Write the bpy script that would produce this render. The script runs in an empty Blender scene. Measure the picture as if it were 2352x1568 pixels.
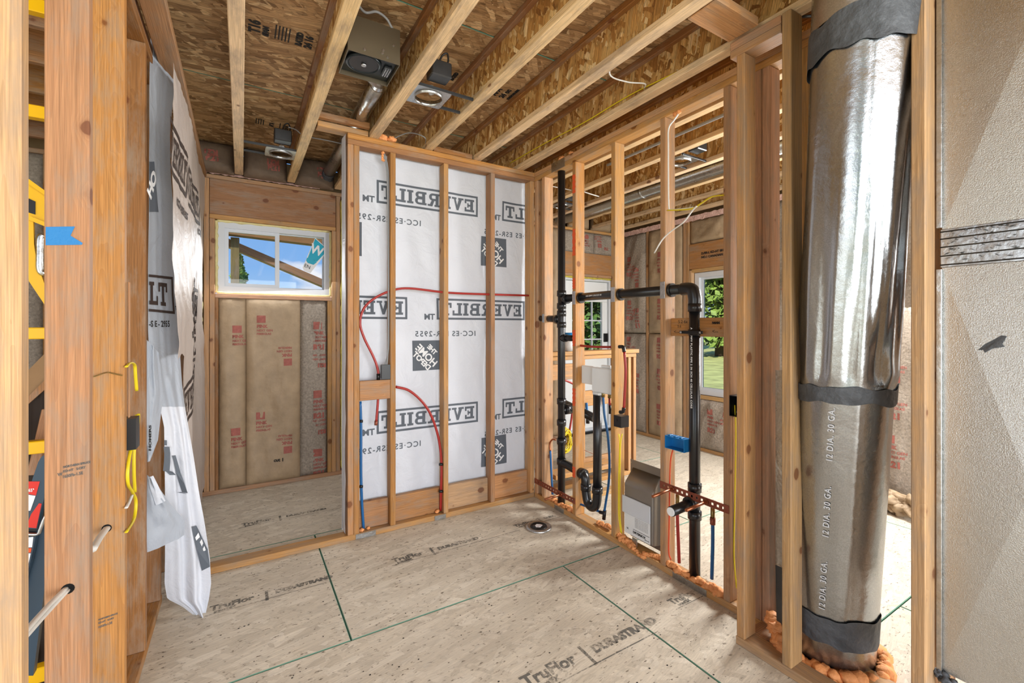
import bpy, bmesh, math, random
from mathutils import Vector, Matrix, noise
random.seed(7)
C = bpy.context.scene.collection
SC = bpy.context.scene
PI = math.pi
# ------------------------------------------------------------------ survey of the photograph (camera geometry)
F = 1021.0; HOR = 750.0; CX = 1176.0; YAW = math.radians(31.3); H = 1.455
sY, cY = math.sin(YAW), math.cos(YAW)
def ray(x, y):
    l = (x-CX)/F
    return Vector((sY+l*cY, cY-l*sY, -(y-HOR)/F))
EYE = Vector((0, 0, H))
def onX(x, y, X): d = ray(x, y); return EYE + d*(X/d.x)
def onY(x, y, Y): d = ray(x, y); return EYE + d*(Y/d.y)
def onZ(x, y, Z=0): d = ray(x, y); return EYE + d*((Z-H)/d.z)

# ------------------------------------------------------------------ camera, world, lights
cam = bpy.data.cameras.new('camera'); co = bpy.data.objects.new('camera', cam); C.objects.link(co)
cam.sensor_width = 36; cam.lens = F/2352*36; cam.shift_y = -34/2352
co.location = EYE; co.rotation_euler = (PI/2, 0, -YAW); cam.clip_start = .05; cam.clip_end = 400
SC.camera = co
SC.view_settings.view_transform = 'Standard'; SC.view_settings.look = 'None'
SC.view_settings.gamma = 1; SC.view_settings.use_curve_mapping = False
SC.view_settings.exposure = .95
SC.cycles.use_denoising = True
SC.cycles.max_bounces = 7; SC.cycles.diffuse_bounces = 4; SC.cycles.glossy_bounces = 3
SC.cycles.transmission_bounces = 4; SC.cycles.transparent_max_bounces = 8
SC.cycles.caustics_reflective = False; SC.cycles.caustics_refractive = False
SC.cycles.sample_clamp_indirect = 6

def lin(c):
    if isinstance(c, str):
        c = [int(c[i:i+2], 16)/255 for i in (0, 2, 4)]
    return tuple(((v/12.92) if v <= .04045 else ((v+.055)/1.055)**2.4) for v in c) + (1,)

W = bpy.data.worlds.new('sky'); SC.world = W; W.use_nodes = True
nt = W.node_tree; nt.nodes.clear()
def N(t, typ, **k):
    n = t.nodes.new(typ)
    for a, b in k.items():
        if a == 'ins':
            for i, v in b.items(): n.inputs[i].default_value = v
        else: setattr(n, a, b)
    return n
tc = N(nt, 'ShaderNodeTexCoord'); sep = N(nt, 'ShaderNodeSeparateXYZ')
nt.links.new(tc.outputs['Generated'], sep.inputs[0])
rp = N(nt, 'ShaderNodeValToRGB'); nt.links.new(sep.outputs[2], rp.inputs[0])
rp.color_ramp.elements[0].position = 0.0; rp.color_ramp.elements[0].color = lin('b9d6f2')
rp.color_ramp.elements[1].position = .6; rp.color_ramp.elements[1].color = lin('4d8fe0')
e = rp.color_ramp.elements.new(.12); e.color = lin('86b8f2')
nz = N(nt, 'ShaderNodeTexNoise', ins={'Scale': 5.0, 'Detail': 6.0, 'Roughness': .55})
mp = N(nt, 'ShaderNodeMapping'); mp.inputs['Scale'].default_value = (1, 1, 2.2); mp.inputs['Location'].default_value = (.37, 0, 0)
nt.links.new(tc.outputs['Generated'], mp.inputs[0]); nt.links.new(mp.outputs[0], nz.inputs['Vector'])
cr = N(nt, 'ShaderNodeValToRGB'); nt.links.new(nz.outputs[0], cr.inputs[0])
cr.color_ramp.elements[0].position = .55; cr.color_ramp.elements[1].position = .68
mx = N(nt, 'ShaderNodeMixRGB'); mx.inputs[2].default_value = (.95, .96, 1, 1)
nt.links.new(cr.outputs[0], mx.inputs[0]); nt.links.new(rp.outputs[0], mx.inputs[1])
bg = N(nt, 'ShaderNodeBackground'); bg.inputs[1].default_value = .5
nt.links.new(mx.outputs[0], bg.inputs[0])
wo = N(nt, 'ShaderNodeOutputWorld'); nt.links.new(bg.outputs[0], wo.inputs[0])

def area(name, loc, target, sx, sy, power, col):
    l = bpy.data.lights.new(name, 'AREA'); l.shape = 'RECTANGLE'; l.size = sx; l.size_y = sy
    l.energy = power; l.color = col
    o = bpy.data.objects.new(name, l); C.objects.link(o); o.location = loc
    o.rotation_euler = (Vector(target)-Vector(loc)).to_track_quat('-Z', 'Y').to_euler()
    return o
# unseen fill lamps added behind and beside the camera, and lamps for window daylight
area('fill_lamp_behind', (0.7, -3.8, 1.45), (1.0, 3, 1.5), 4.4, 2.4, 178, (.97, .985, 1))  # added unseen lamp, brightens the room and ceiling from behind
area('fill_lamp_beside', (-3.4, 0.2, 1.5), (2, 1.2, 1.3), 2.6, 2.0, 26, (1, .98, .96))  # added unseen lamp, side fill that also whitens the plenum
area('daylight_east_window', (4.5, 1.55, 1.75), (1.6, 1.7, 0.2), .8, 1.0, 100, (1, .985, .96))
area('fill_lamp_next_room', (3.5, -2.6, 1.6), (3.4, 3, 1.6), 2.4, 2.0, 90, (1, .985, .96))  # added unseen lamp at the rear, brightens the next room
area('daylight_alcove_window', (0.3, 4.56, 1.95), (0.4, 2.5, .6), 1.0, .6, 7, (.95, .98, 1))
sun = bpy.data.lights.new('sun', 'SUN'); sun.energy = 3.0; sun.angle = .02; sun.color = (1, .95, .86)
so = bpy.data.objects.new('sun', sun); C.objects.link(so); so.rotation_euler = (math.radians(50), math.radians(0), math.radians(-65))

# ------------------------------------------------------------------ object helpers
WM = {}
def reg(o, parent=None, M=None):
    C.objects.link(o)
    M = M or Matrix.Identity(4)
    WM[o.name] = M
    o.matrix_basis = M
    if parent is not None:
        o.parent = parent
        o.matrix_parent_inverse = WM[parent.name].inverted()
    return o
def empty(name, loc=(0, 0, 0), parent=None):
    o = bpy.data.objects.new(name, None); o.empty_display_size = .1
    return reg(o, parent, Matrix.Translation(Vector(loc)))
def tag(o, label, cat, group=None, kind=None):
    o['label'] = label; o['category'] = cat
    if group: o['group'] = group
    if kind: o['kind'] = kind
    return o
def thing(name, label, cat, loc, group=None):
    return tag(empty(name, loc), label, cat, group)
def struct(name, loc=(0, 0, 0)):
    o = empty(name, loc); o['kind'] = 'structure'; return o
def mesh(name, vs, fs, mat, parent=None, M=None, smooth=False, midx=None):
    me = bpy.data.meshes.new(name); me.from_pydata([tuple(v) for v in vs], [], fs)
    for m in (mat if isinstance(mat, (list, tuple)) else [mat]): me.materials.append(m)
    if midx: me.polygons.foreach_set('material_index', midx)
    if smooth: me.polygons.foreach_set('use_smooth', [True]*len(me.polygons))
    me.update()
    return reg(bpy.data.objects.new(name, me), parent, M)
def centred(name, vs, fs, mat, parent=None, smooth=False, midx=None):
    """world-space vertices -> object whose origin sits at the middle of their box"""
    lo = Vector([min(v[i] for v in vs) for i in range(3)]); hi = Vector([max(v[i] for v in vs) for i in range(3)])
    c = (lo+hi)/2
    return mesh(name, [Vector(v)-c for v in vs], fs, mat, parent, Matrix.Translation(c), smooth, midx)
CACHE = {}
def boxmesh(dx, dy, dz, bev, mats):
    k = (round(dx, 4), round(dy, 4), round(dz, 4), bev, tuple(m.name for m in mats))
    if k in CACHE: return CACHE[k]
    bm = bmesh.new(); bmesh.ops.create_cube(bm, size=1, matrix=Matrix.Diagonal((dx, dy, dz, 1)))
    if bev: bmesh.ops.bevel(bm, geom=bm.edges[:], offset=bev, segments=1, profile=.5, affect='EDGES')
    me = bpy.data.meshes.new('box'); bm.to_mesh(me); bm.free()
    for m in mats: me.materials.append(m)
    CACHE[k] = me; return me
AX = {0: Matrix.Rotation(PI/2, 4, 'Y'), 1: Matrix.Rotation(-PI/2, 4, 'X'), 2: Matrix.Identity(4)}
def lum(name, parent, x0, x1, y0, y1, z0, z1, mat=None, bev=.003, rot=None):
    """a board: its local z runs along its length"""
    mat = mat or MAT['lumber']
    d = [abs(x1-x0), abs(y1-y0), abs(z1-z0)]; a = d.index(max(d))
    if a == 0: L = (d[2], d[1], d[0])
    elif a == 1: L = (d[0], d[2], d[1])
    else: L = (d[0], d[1], d[2])
    me = boxmesh(*L, min(bev, min(d)*.3), [mat])
    M = Matrix.Translation(((x0+x1)/2, (y0+y1)/2, (z0+z1)/2))
    if rot: M = M @ rot
    o = bpy.data.objects.new(name, me)
    return reg(o, parent, M @ AX[a])
def bx(name, parent, x0, x1, y0, y1, z0, z1, mat, bev=.002, rot=None):
    me = boxmesh(abs(x1-x0), abs(y1-y0), abs(z1-z0), min(bev, .3*min(abs(x1-x0), abs(y1-y0), abs(z1-z0))), [mat])
    M = Matrix.Translation(((x0+x1)/2, (y0+y1)/2, (z0+z1)/2))
    if rot: M = M @ rot
    return reg(bpy.data.objects.new(name, me), parent, M)
def board2(name, parent, p, q, w, t, mat, up=(0, 0, 1)):
    """board from p to q, width w across 'up', thickness t"""
    p = Vector(p); q = Vector(q); z = (q-p).normalized(); L = (q-p).length
    x = z.cross(Vector(up)).normalized(); y = z.cross(x)
    M = Matrix((x, y, z)).transposed().to_4x4(); M.translation = (p+q)/2
    me = boxmesh(t, w, L, min(.003, t*.3), [mat])
    return reg(bpy.data.objects.new(name, me), parent, M)
def smoothpath(pts, n=6):
    pts = [Vector(p) for p in pts]
    if len(pts) < 3: return pts
    out = []
    P = [pts[0]*2-pts[1]] + pts + [pts[-1]*2-pts[-2]]
    for i in range(1, len(P)-2):
        for k in range(n):
            t = k/n; a, b, c, d = P[i-1], P[i], P[i+1], P[i+2]
            out.append(.5*((2*b)+(c-a)*t+(2*a-5*b+4*c-d)*t*t+(3*b-a-3*c+d)*t**3))
    out.append(pts[-1]); return out
def sweep(pts, radii, seg=10, flat=1.0):
    vs, fs = [], []
    n = len(pts); t0 = (pts[1]-pts[0]).normalized()
    up = Vector((0, 0, 1)) if abs(t0.z) < .9 else Vector((0, 1, 0))
    x = t0.cross(up).normalized()
    for i in range(n):
        t = (pts[min(i+1, n-1)]-pts[max(i-1, 0)]).normalized()
        x = (x - t*x.dot(t)).normalized(); y = t.cross(x)
        r = radii[i] if isinstance(radii, (list, tuple)) else radii
        for k in range(seg):
            a = 2*PI*k/seg
            vs.append(pts[i]+x*math.cos(a)*r+y*math.sin(a)*r*flat)
    for i in range(n-1):
        for k in range(seg):
            k2 = (k+1) % seg
            fs.append((i*seg+k, i*seg+k2, (i+1)*seg+k2, (i+1)*seg+k))
    fs.append(tuple(range(seg))[::-1]); fs.append(tuple((n-1)*seg+k for k in range(seg)))
    return vs, fs
def tube(name, pts, r, mat, parent=None, seg=10, n=6, smooth=True, flat=1.0, curve=True):
    P = smoothpath(pts, n) if curve else [Vector(p) for p in pts]
    if isinstance(r, (list, tuple)):
        m = len(r); R = []
        for i in range(len(P)):
            f = i/(len(P)-1)*(m-1); a = int(min(f, m-2)); R.append(r[a]+(r[a+1]-r[a])*(f-a))
        r = R
    vs, fs = sweep(P, r, seg, flat)
    return centred(name, vs, fs, mat, parent, smooth)
def cyl(name, p, q, r, mat, parent=None, seg=20, r2=None):
    o = tube(name, [p, q], [r, r if r2 is None else r2], mat, parent, seg, curve=False, smooth=False)
    me = o.data
    for pl in me.polygons:
        pl.use_smooth = len(pl.vertices) == 4
    return o
def poly(name, pts, mat, parent, thick, nrm):
    """flat outline with real thickness"""
    n = len(pts); nv = Vector(nrm).normalized()*thick
    vs = [Vector(p) for p in pts]+[Vector(p)+nv for p in pts]
    fs = [tuple(range(n))[::-1], tuple(range(n, 2*n))]+[(i, (i+1) % n, n+(i+1) % n, n+i) for i in range(n)]
    return centred(name, vs, fs, mat, parent)
def grid(name, fn, nu, nv, mat, parent=None, thick=0, nrm=None, smooth=True, keep=None):
    vs, fs = [], []
    for j in range(nv+1):
        for i in range(nu+1): vs.append(Vector(fn(i/nu, j/nv)))
    for j in range(nv):
        for i in range(nu):
            if keep and not keep((i+.5)/nu, (j+.5)/nv): continue
            a = j*(nu+1)+i; fs.append((a, a+1, a+nu+2, a+nu+1))
    if thick:
        m = len(vs); off = Vector(nrm)*thick
        vs += [v+off for v in vs[:m]]
        rim = [i for i in range(nu+1)]+[j*(nu+1)+nu for j in range(1, nv+1)]+[nv*(nu+1)+i for i in range(nu-1, -1, -1)]+[j*(nu+1) for j in range(nv-1, 0, -1)]
        fs += [(rim[k], m+rim[k], m+rim[(k+1) % len(rim)], rim[(k+1) % len(rim)]) for k in range(len(rim))]
        used = {i for f in fs for i in f}
        re = {}; nvs = []
        for i in sorted(used): re[i] = len(nvs); nvs.append(vs[i])
        vs = nvs; fs = [tuple(re[i] for i in f) for f in fs]
    return centred(name, vs, fs, mat, parent, smooth)
def blob(name, spots, mat, parent=None, rough=.35, sub=3, squash=1.0):
    """sprayed foam: lumps run together in one mesh"""
    vs, fs = [], []
    for c, r in spots:
        bm = bmesh.new(); bmesh.ops.create_icosphere(bm, subdivisions=sub, radius=1)
        sd = Vector((random.random()*50, random.random()*50, 0)); b = len(vs)
        for v in bm.verts:
            d = v.co.normalized()
            k = 1+rough*(noise.noise(d*1.6+sd)*1.0+.5*noise.noise(d*4+sd))
            q = d*r*k; q.z *= squash
            vs.append(Vector(c)+q)
        fs += [tuple(b+v.index for v in f.verts) for f in bm.faces]; bm.free()
    return centred(name, vs, fs, mat, parent, True)
def foamrow(name, label, pts, r, mat, n=14, jit=.35, group=None, squash=.8):
    P = smoothpath(pts, 8); sp = []
    for i in range(n):
        p = P[int(i/(max(n-1, 1))*(len(P)-1))]
        sp.append((p+Vector([random.uniform(-1, 1)*r*jit for _ in range(3)]), r*random.uniform(.7, 1.25)))
    o = blob(name, sp, mat, None, .45, 2 if n > 25 else 3, squash)
    return tag(o, label, 'foam', group)

# ---- lettering
def fontmesh(txt, size=1.0, bold=0.0, space=1.0, align='LEFT'):
    cu = bpy.data.curves.new('t', 'FONT'); cu.body = txt; cu.size = size; cu.offset = bold; cu.space_character = space
    cu.align_x = align; cu.resolution_u = 3
    ob = bpy.data.objects.new('t', cu)
    me = bpy.data.meshes.new_from_object(ob)
    vs = [Vector(v.co) for v in me.vertices]; fs = [tuple(p.vertices) for p in me.polygons]
    bpy.data.objects.remove(ob); bpy.data.curves.remove(cu); bpy.data.meshes.remove(me)
    return vs, fs
def rect(x0, y0, x1, y1): return [(x0, y0), (x1, y0), (x1, y1), (x0, y1)]
def bowl(x, y0, y1, w, t):
    out = []; n = 8; cy = (y0+y1)/2; ry = (y1-y0)/2
    P = [(x+(w-ry)*1+ry*math.cos(a), cy+ry*math.sin(a)) for a in [PI/2-PI*i/n for i in range(n+1)]]
    Q = [(x+(w-ry)*1+(ry-t)*.9*math.cos(a), cy+(ry-t*.8)*math.sin(a)) for a in [PI/2-PI*i/n for i in range(n+1)]]
    for i in range(n): out.append([P[i], P[i+1], Q[i+1], Q[i]])
    out.append(rect(x, y1-t*.8, x+w-ry, y1)); out.append(rect(x, y0, x+w-ry, y0+t*.8))
    return out
GL = {
 'E': (.80, [rect(.1, 0, .33, 1), rect(0, 0, .8, .17), rect(0, .83, .8, 1), rect(.1, .42, .58, .58), rect(.66, 0, .8, .34), rect(.66, .66, .8, 1), rect(.48, .32, .58, .68)]),
 'V': (.98, [[(.1, 1), (.36, 1), (.6, .12), (.42, 0)], [(.70, 1), (.84, 1), (.58, 0), (.42, 0)], rect(0, .85, .44, 1), rect(.6, .85, .98, 1)]),
 'R': (.95, [rect(.1, 0, .33, 1), rect(0, 0, .42, .15), rect(0, .85, .3, 1)] + bowl(.3, .44, 1, .55, .2) + [[(.42, .5), (.62, .5), (.84, .0), (.58, .0)], rect(.58, 0, .95, .15)]),
 'B': (.9, [rect(.1, 0, .33, 1), rect(0, 0, .3, .17), rect(0, .83, .3, 1)] + bowl(.3, .47, 1, .53, .2) + bowl(.3, 0, .56, .58, .2)),
 'I': (.46, [rect(.11, 0, .35, 1), rect(0, 0, .46, .16), rect(0, .84, .46, 1)]),
 'L': (.8, [rect(.1, 0, .33, 1), rect(0, 0, .8, .17), rect(0, .84, .45, 1), rect(.66, 0, .8, .4)]),
 'T': (.88, [rect(.32, 0, .56, 1), rect(.18, 0, .7, .16), rect(0, .83, .88, 1), rect(0, .6, .14, 1), rect(.74, .6, .88, 1)]),
}
def slablogo(word='EVERBILT', w=1.0, h=.235):
    """boxed slab-serif word filling w x h, origin lower left"""
    polys = []; b = h*.095
    polys += [rect(0, 0, w, b), rect(0, h-b, w, h), rect(0, b, b, h-b), rect(w-b, b, w, h-b)]
    tot = sum(GL[c][0] for c in word)+.1*(len(word)-1)
    H_ = h*.60; s = (w-h*.40)/tot; x = h*.20
    for c in word:
        for p in GL[c][1]: polys.append([(x+a*s, h*.2+bb*H_) for a, bb in p])
        x += (GL[c][0]+.1)*s
    vs, fs = [], []
    for p in polys:
        fs.append(tuple(range(len(vs), len(vs)+len(p)))); vs += [Vector((a, b_, 0)) for a, b_ in p]
    return vs, fs
def merge(*ms):
    vs, fs = [], []
    for v, f in ms:
        b = len(vs); vs += v; fs += [tuple(b+i for i in q) for q in f]
    return vs, fs
def shift(m, dx, dy, s=1.0, rot=0, mir=False):
    c, s_ = math.cos(rot), math.sin(rot)
    out = []
    for v in m[0]:
        x, y = v[0]*s, v[1]*s
        if mir: x = -x
        out.append(Vector((x*c-y*s_+dx, x*s_+y*c+dy, 0)))
    return out, [f[::-1] for f in m[1]] if mir else m[1]
def squarelogo(size):
    """diagonal three-line lettering knocked out of a filled square: white letters on top of the square"""
    return [Vector((0, 0, 0)), Vector((size, 0, 0)), Vector((size, size, 0)), Vector((0, size, 0))], [(0, 1, 2, 3)]
def decal(name, m, fn, mat, parent, cut=0):
    o = decal_(name, m, fn, mat, parent, cut)
    if name == 'printed_text': o['kind'] = 'stuff'
    return o
def decal_(name, m, fn, mat, parent, cut=0):
    """lay a flat drawing (x,y) on a surface given by fn(x,y)->point"""
    bm = bmesh.new()
    V_ = [bm.verts.new((v[0], v[1], 0)) for v in m[0]]
    for f in m[1]:
        try: bm.faces.new([V_[i] for i in f])
        except ValueError: pass
    if cut:
        xs = [v[0] for v in m[0]]; ys = [v[1] for v in m[0]]
        for ax, lo, hi in ((0, min(xs), max(xs)), (1, min(ys), max(ys))):
            k = math.floor(lo/cut)+1
            while k*cut < hi:
                pc = [0, 0, 0]; pn = [0, 0, 0]; pc[ax] = k*cut; pn[ax] = 1
                bmesh.ops.bisect_plane(bm, geom=bm.verts[:]+bm.edges[:]+bm.faces[:], plane_co=pc, plane_no=pn, dist=1e-6)
                k += 1
    vs = [fn(v.co.x, v.co.y) for v in bm.verts]
    bm.verts.index_update()
    fs = [tuple(v.index for v in f.verts) for f in bm.faces]; bm.free()
    return centred(name, vs, fs, mat, parent)

# ------------------------------------------------------------------ materials
MAT = {}
def newmat(name):
    m = bpy.data.materials.new(name); m.use_nodes = True; t = m.node_tree
    b = t.nodes['Principled BSDF']; MAT[name] = m
    return m, t, b
def plain(name, col, rough=.6, metal=0, bump=0, bscale=80, var=0.0, vscale=6, spec=.4, emit=None):
    m, t, b = newmat(name)
    b.inputs['Base Color'].default_value = lin(col); b.inputs['Roughness'].default_value = rough
    b.inputs['Metallic'].default_value = metal; b.inputs['Specular IOR Level'].default_value = spec
    if var or bump:
        tcn = N(t, 'ShaderNodeTexCoord')
    if var:
        n = N(t, 'ShaderNodeTexNoise', ins={'Scale': vscale, 'Detail': 5.0, 'Roughness': .6}); t.links.new(tcn.outputs['Object'], n.inputs['Vector'])
        r = N(t, 'ShaderNodeMapRange', ins={1: .3, 2: .7, 3: 1-var, 4: 1+var}); t.links.new(n.outputs[0], r.inputs[0])
        mm = N(t, 'ShaderNodeVectorMath', operation='SCALE'); mm.inputs[0].default_value = lin(col)[:3]
        t.links.new(r.outputs[0], mm.inputs['Scale']); t.links.new(mm.outputs[0], b.inputs['Base Color'])
    if bump:
        n2 = N(t, 'ShaderNodeTexNoise', ins={'Scale': bscale, 'Detail': 4.0}); t.links.new(tcn.outputs['Object'], n2.inputs['Vector'])
        bp = N(t, 'ShaderNodeBump', ins={'Strength': bump, 'Distance': .01}); t.links.new(n2.outputs[0], bp.inputs['Height'])
        t.links.new(bp.outputs[0], b.inputs['Normal'])
    return m
def ramp(t, stops):
    r = N(t, 'ShaderNodeValToRGB'); el = r.color_ramp.elements
    while len(el) > 1: el.remove(el[-1])
    el[0].position = stops[0][0]; el[0].color = lin(stops[0][1])
    for p, c in stops[1:]:
        e_ = el.new(p); e_.color = lin(c)
    return r
def lumber(name, light, mid, dark, knotc='7a4520', sat=1.0, knots=True, grey=.0, vary=.16):
    m, t, b = newmat(name); L = t.links
    tcn = N(t, 'ShaderNodeTexCoord'); oi = N(t, 'ShaderNodeObjectInfo')
    off = N(t, 'ShaderNodeVectorMath', operation='SCALE'); off.inputs[0].default_value = (13.1, 7.7, 31.3); L.new(oi.outputs['Random'], off.inputs['Scale'])
    p = N(t, 'ShaderNodeVectorMath', operation='ADD'); L.new(tcn.outputs['Object'], p.inputs[0]); L.new(off.outputs[0], p.inputs[1])
    # knots
    kv = N(t, 'ShaderNodeVectorMath', operation='MULTIPLY'); kv.inputs[1].default_value = (8.5, 8.5, 6.5); L.new(p.outputs[0], kv.inputs[0])
    vo = N(t, 'ShaderNodeTexVoronoi', ins={'Scale': 1.0, 'Randomness': 1.0}); L.new(kv.outputs[0], vo.inputs['Vector'])
    kd = N(t, 'ShaderNodeMapRange', ins={1: .02, 2: .34, 3: 1.0, 4: 0.0}); kd.interpolation_type = 'SMOOTHERSTEP'
    kw = N(t, 'ShaderNodeTexNoise', ins={'Scale': 45.0, 'Detail': 2.0}); L.new(p.outputs[0], kw.inputs['Vector'])
    ks = N(t, 'ShaderNodeSeparateColor'); L.new(vo.outputs['Color'], ks.inputs[0])
    k1 = N(t, 'ShaderNodeMath', operation='MULTIPLY_ADD'); k1.inputs[1].default_value = .22; L.new(ks.outputs[0], k1.inputs[0]); L.new(vo.outputs['Distance'], k1.inputs[2])
    k2 = N(t, 'ShaderNodeMath', operation='MULTIPLY_ADD'); k2.inputs[1].default_value = .09; L.new(kw.outputs[0], k2.inputs[0]); L.new(k1.outputs[0], k2.inputs[2])
    k3 = N(t, 'ShaderNodeMath', operation='SUBTRACT'); k3.inputs[1].default_value = .135; L.new(k2.outputs[0], k3.inputs[0]); L.new(k3.outputs[0], kd.inputs[0])
    # long figure
    g = N(t, 'ShaderNodeVectorMath', operation='MULTIPLY'); g.inputs[1].default_value = (1, 1, .055); L.new(p.outputs[0], g.inputs[0])
    big = N(t, 'ShaderNodeTexNoise', ins={'Scale': 12.0, 'Detail': 1.2, 'Roughness': .45, 'Distortion': .35}); L.new(g.outputs[0], big.inputs['Vector'])
    ma = N(t, 'ShaderNodeMath', operation='MULTIPLY_ADD'); ma.inputs[1].default_value = .07; L.new(kd.outputs[0], ma.inputs[0]); L.new(big.outputs[0], ma.inputs[2])
    m1 = N(t, 'ShaderNodeMath', operation='MULTIPLY'); m1.inputs[1].default_value = 26; L.new(ma.outputs[0], m1.inputs[0])
    fr = N(t, 'ShaderNodeMath', operation='FRACT'); L.new(m1.outputs[0], fr.inputs[0])
    rr = ramp(t, [(0, mid), (.35, light), (.70, mid), (.90, dark), (1, mid)])
    hs0 = N(t, 'ShaderNodeMixRGB'); hs0.inputs[0].default_value = .22; hs0.inputs[2].default_value = lin(mid); L.new(rr.outputs[0], hs0.inputs[1]); rr = hs0; L.new(fr.outputs[0], rr.inputs[0])
    # fine fibre
    g2 = N(t, 'ShaderNodeVectorMath', operation='MULTIPLY'); g2.inputs[1].default_value = (1, 1, .018); L.new(p.outputs[0], g2.inputs[0])
    fi = N(t, 'ShaderNodeTexNoise', ins={'Scale': 260.0, 'Detail': 3.0, 'Roughness': .6}); L.new(g2.outputs[0], fi.inputs['Vector'])
    fm = N(t, 'ShaderNodeMapRange', ins={1: .3, 2: .70, 3: .68, 4: 1.18}); L.new(fi.outputs[0], fm.inputs[0])
    c1 = N(t, 'ShaderNodeVectorMath', operation='SCALE'); L.new(rr.outputs[0], c1.inputs[0]); L.new(fm.outputs[0], c1.inputs['Scale'])
    # blotches: weathered / resin rich
    gb = N(t, 'ShaderNodeVectorMath', operation='MULTIPLY'); gb.inputs[1].default_value = (2.2, 2.2, .55); L.new(p.outputs[0], gb.inputs[0])
    bl = N(t, 'ShaderNodeTexNoise', ins={'Scale': 7.0, 'Detail': 6.0, 'Roughness': .68}); L.new(gb.outputs[0], bl.inputs['Vector'])
    bm_ = N(t, 'ShaderNodeMapRange', ins={1: .46, 2: .66, 3: 0.0, 4: .7}); L.new(bl.outputs[0], bm_.inputs[0])
    mxb = N(t, 'ShaderNodeMixRGB'); mxb.inputs[2].default_value = lin('998672'); L.new(bm_.outputs[0], mxb.inputs[0]); L.new(c1.outputs[0], mxb.inputs[1])
    last = mxb
    if knots:
        kr = ramp(t, [(0, '000000'), (.30, '000000'), (.62, '404040'), (.84, '909090'), (.92, 'e8e8e8')]); L.new(kd.outputs[0], kr.inputs[0])
        kc = N(t, 'ShaderNodeMixRGB'); kc.inputs[2].default_value = lin('6b3a1a'); L.new(kr.outputs[0], kc.inputs[0]); L.new(mxb.outputs[0], kc.inputs[1])
        last = kc
    # board to board variation
    hs = N(t, 'ShaderNodeHueSaturation'); L.new(last.outputs[0], hs.inputs['Color'])
    v1 = N(t, 'ShaderNodeMapRange', ins={1: 0, 2: 1, 3: .93-vary, 4: .93+vary*.8}); L.new(oi.outputs['Random'], v1.inputs[0]); L.new(v1.outputs[0], hs.inputs['Value'])
    r2 = N(t, 'ShaderNodeMath', operation='MULTIPLY'); r2.inputs[1].default_value = 7.31; L.new(oi.outputs['Random'], r2.inputs[0])
    r3 = N(t, 'ShaderNodeMath', operation='FRACT'); L.new(r2.outputs[0], r3.inputs[0])
    v2 = N(t, 'ShaderNodeMapRange', ins={1: 0, 2: 1, 3: .495, 4: .503}); L.new(r3.outputs[0], v2.inputs[0]); L.new(v2.outputs[0], hs.inputs['Hue'])
    v3 = N(t, 'ShaderNodeMapRange', ins={1: 0, 2: 1, 3: sat*.9, 4: sat*1.08}); L.new(r3.outputs[0], v3.inputs[0]); L.new(v3.outputs[0], hs.inputs['Saturation'])
    L.new(hs.outputs[0], b.inputs['Base Color']); b.inputs['Roughness'].default_value = .62; b.inputs['Specular IOR Level'].default_value = .3
    bp = N(t, 'ShaderNodeBump', ins={'Strength': .35, 'Distance': .003}); L.new(fi.outputs[0], bp.inputs['Height']); L.new(bp.outputs[0], b.inputs['Normal'])
    return m
lumber('lumber', 'c99d6b', 'ba8b5a', '996d42')
lumber('lumber_orange', 'be8c58', 'ae7b4a', '8c5c33')
lumber('lumber_gold', 'caa576', 'bb9465', '9c774a')
lumber('lumber_pink', 'd2a276', 'c39066', 'a4734c')
lumber('lumber_dark', 'a06f3c', '8e6031', '6e4622', vary=.1)
lumber('lumber_pale', 'ecd0a6', 'e2c193', 'cfaa7a', vary=.06)
lumber('lumber_brown', 'a97a4c', '986a3f', '7c522e', vary=.1)
lumber('lumber_plate', 'bd9064', 'ac7f54', '8e633e', vary=.12)
lumber('timber_mossy', '9b8a4e', '857643', '5d5230', vary=.1, knots=False)

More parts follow.
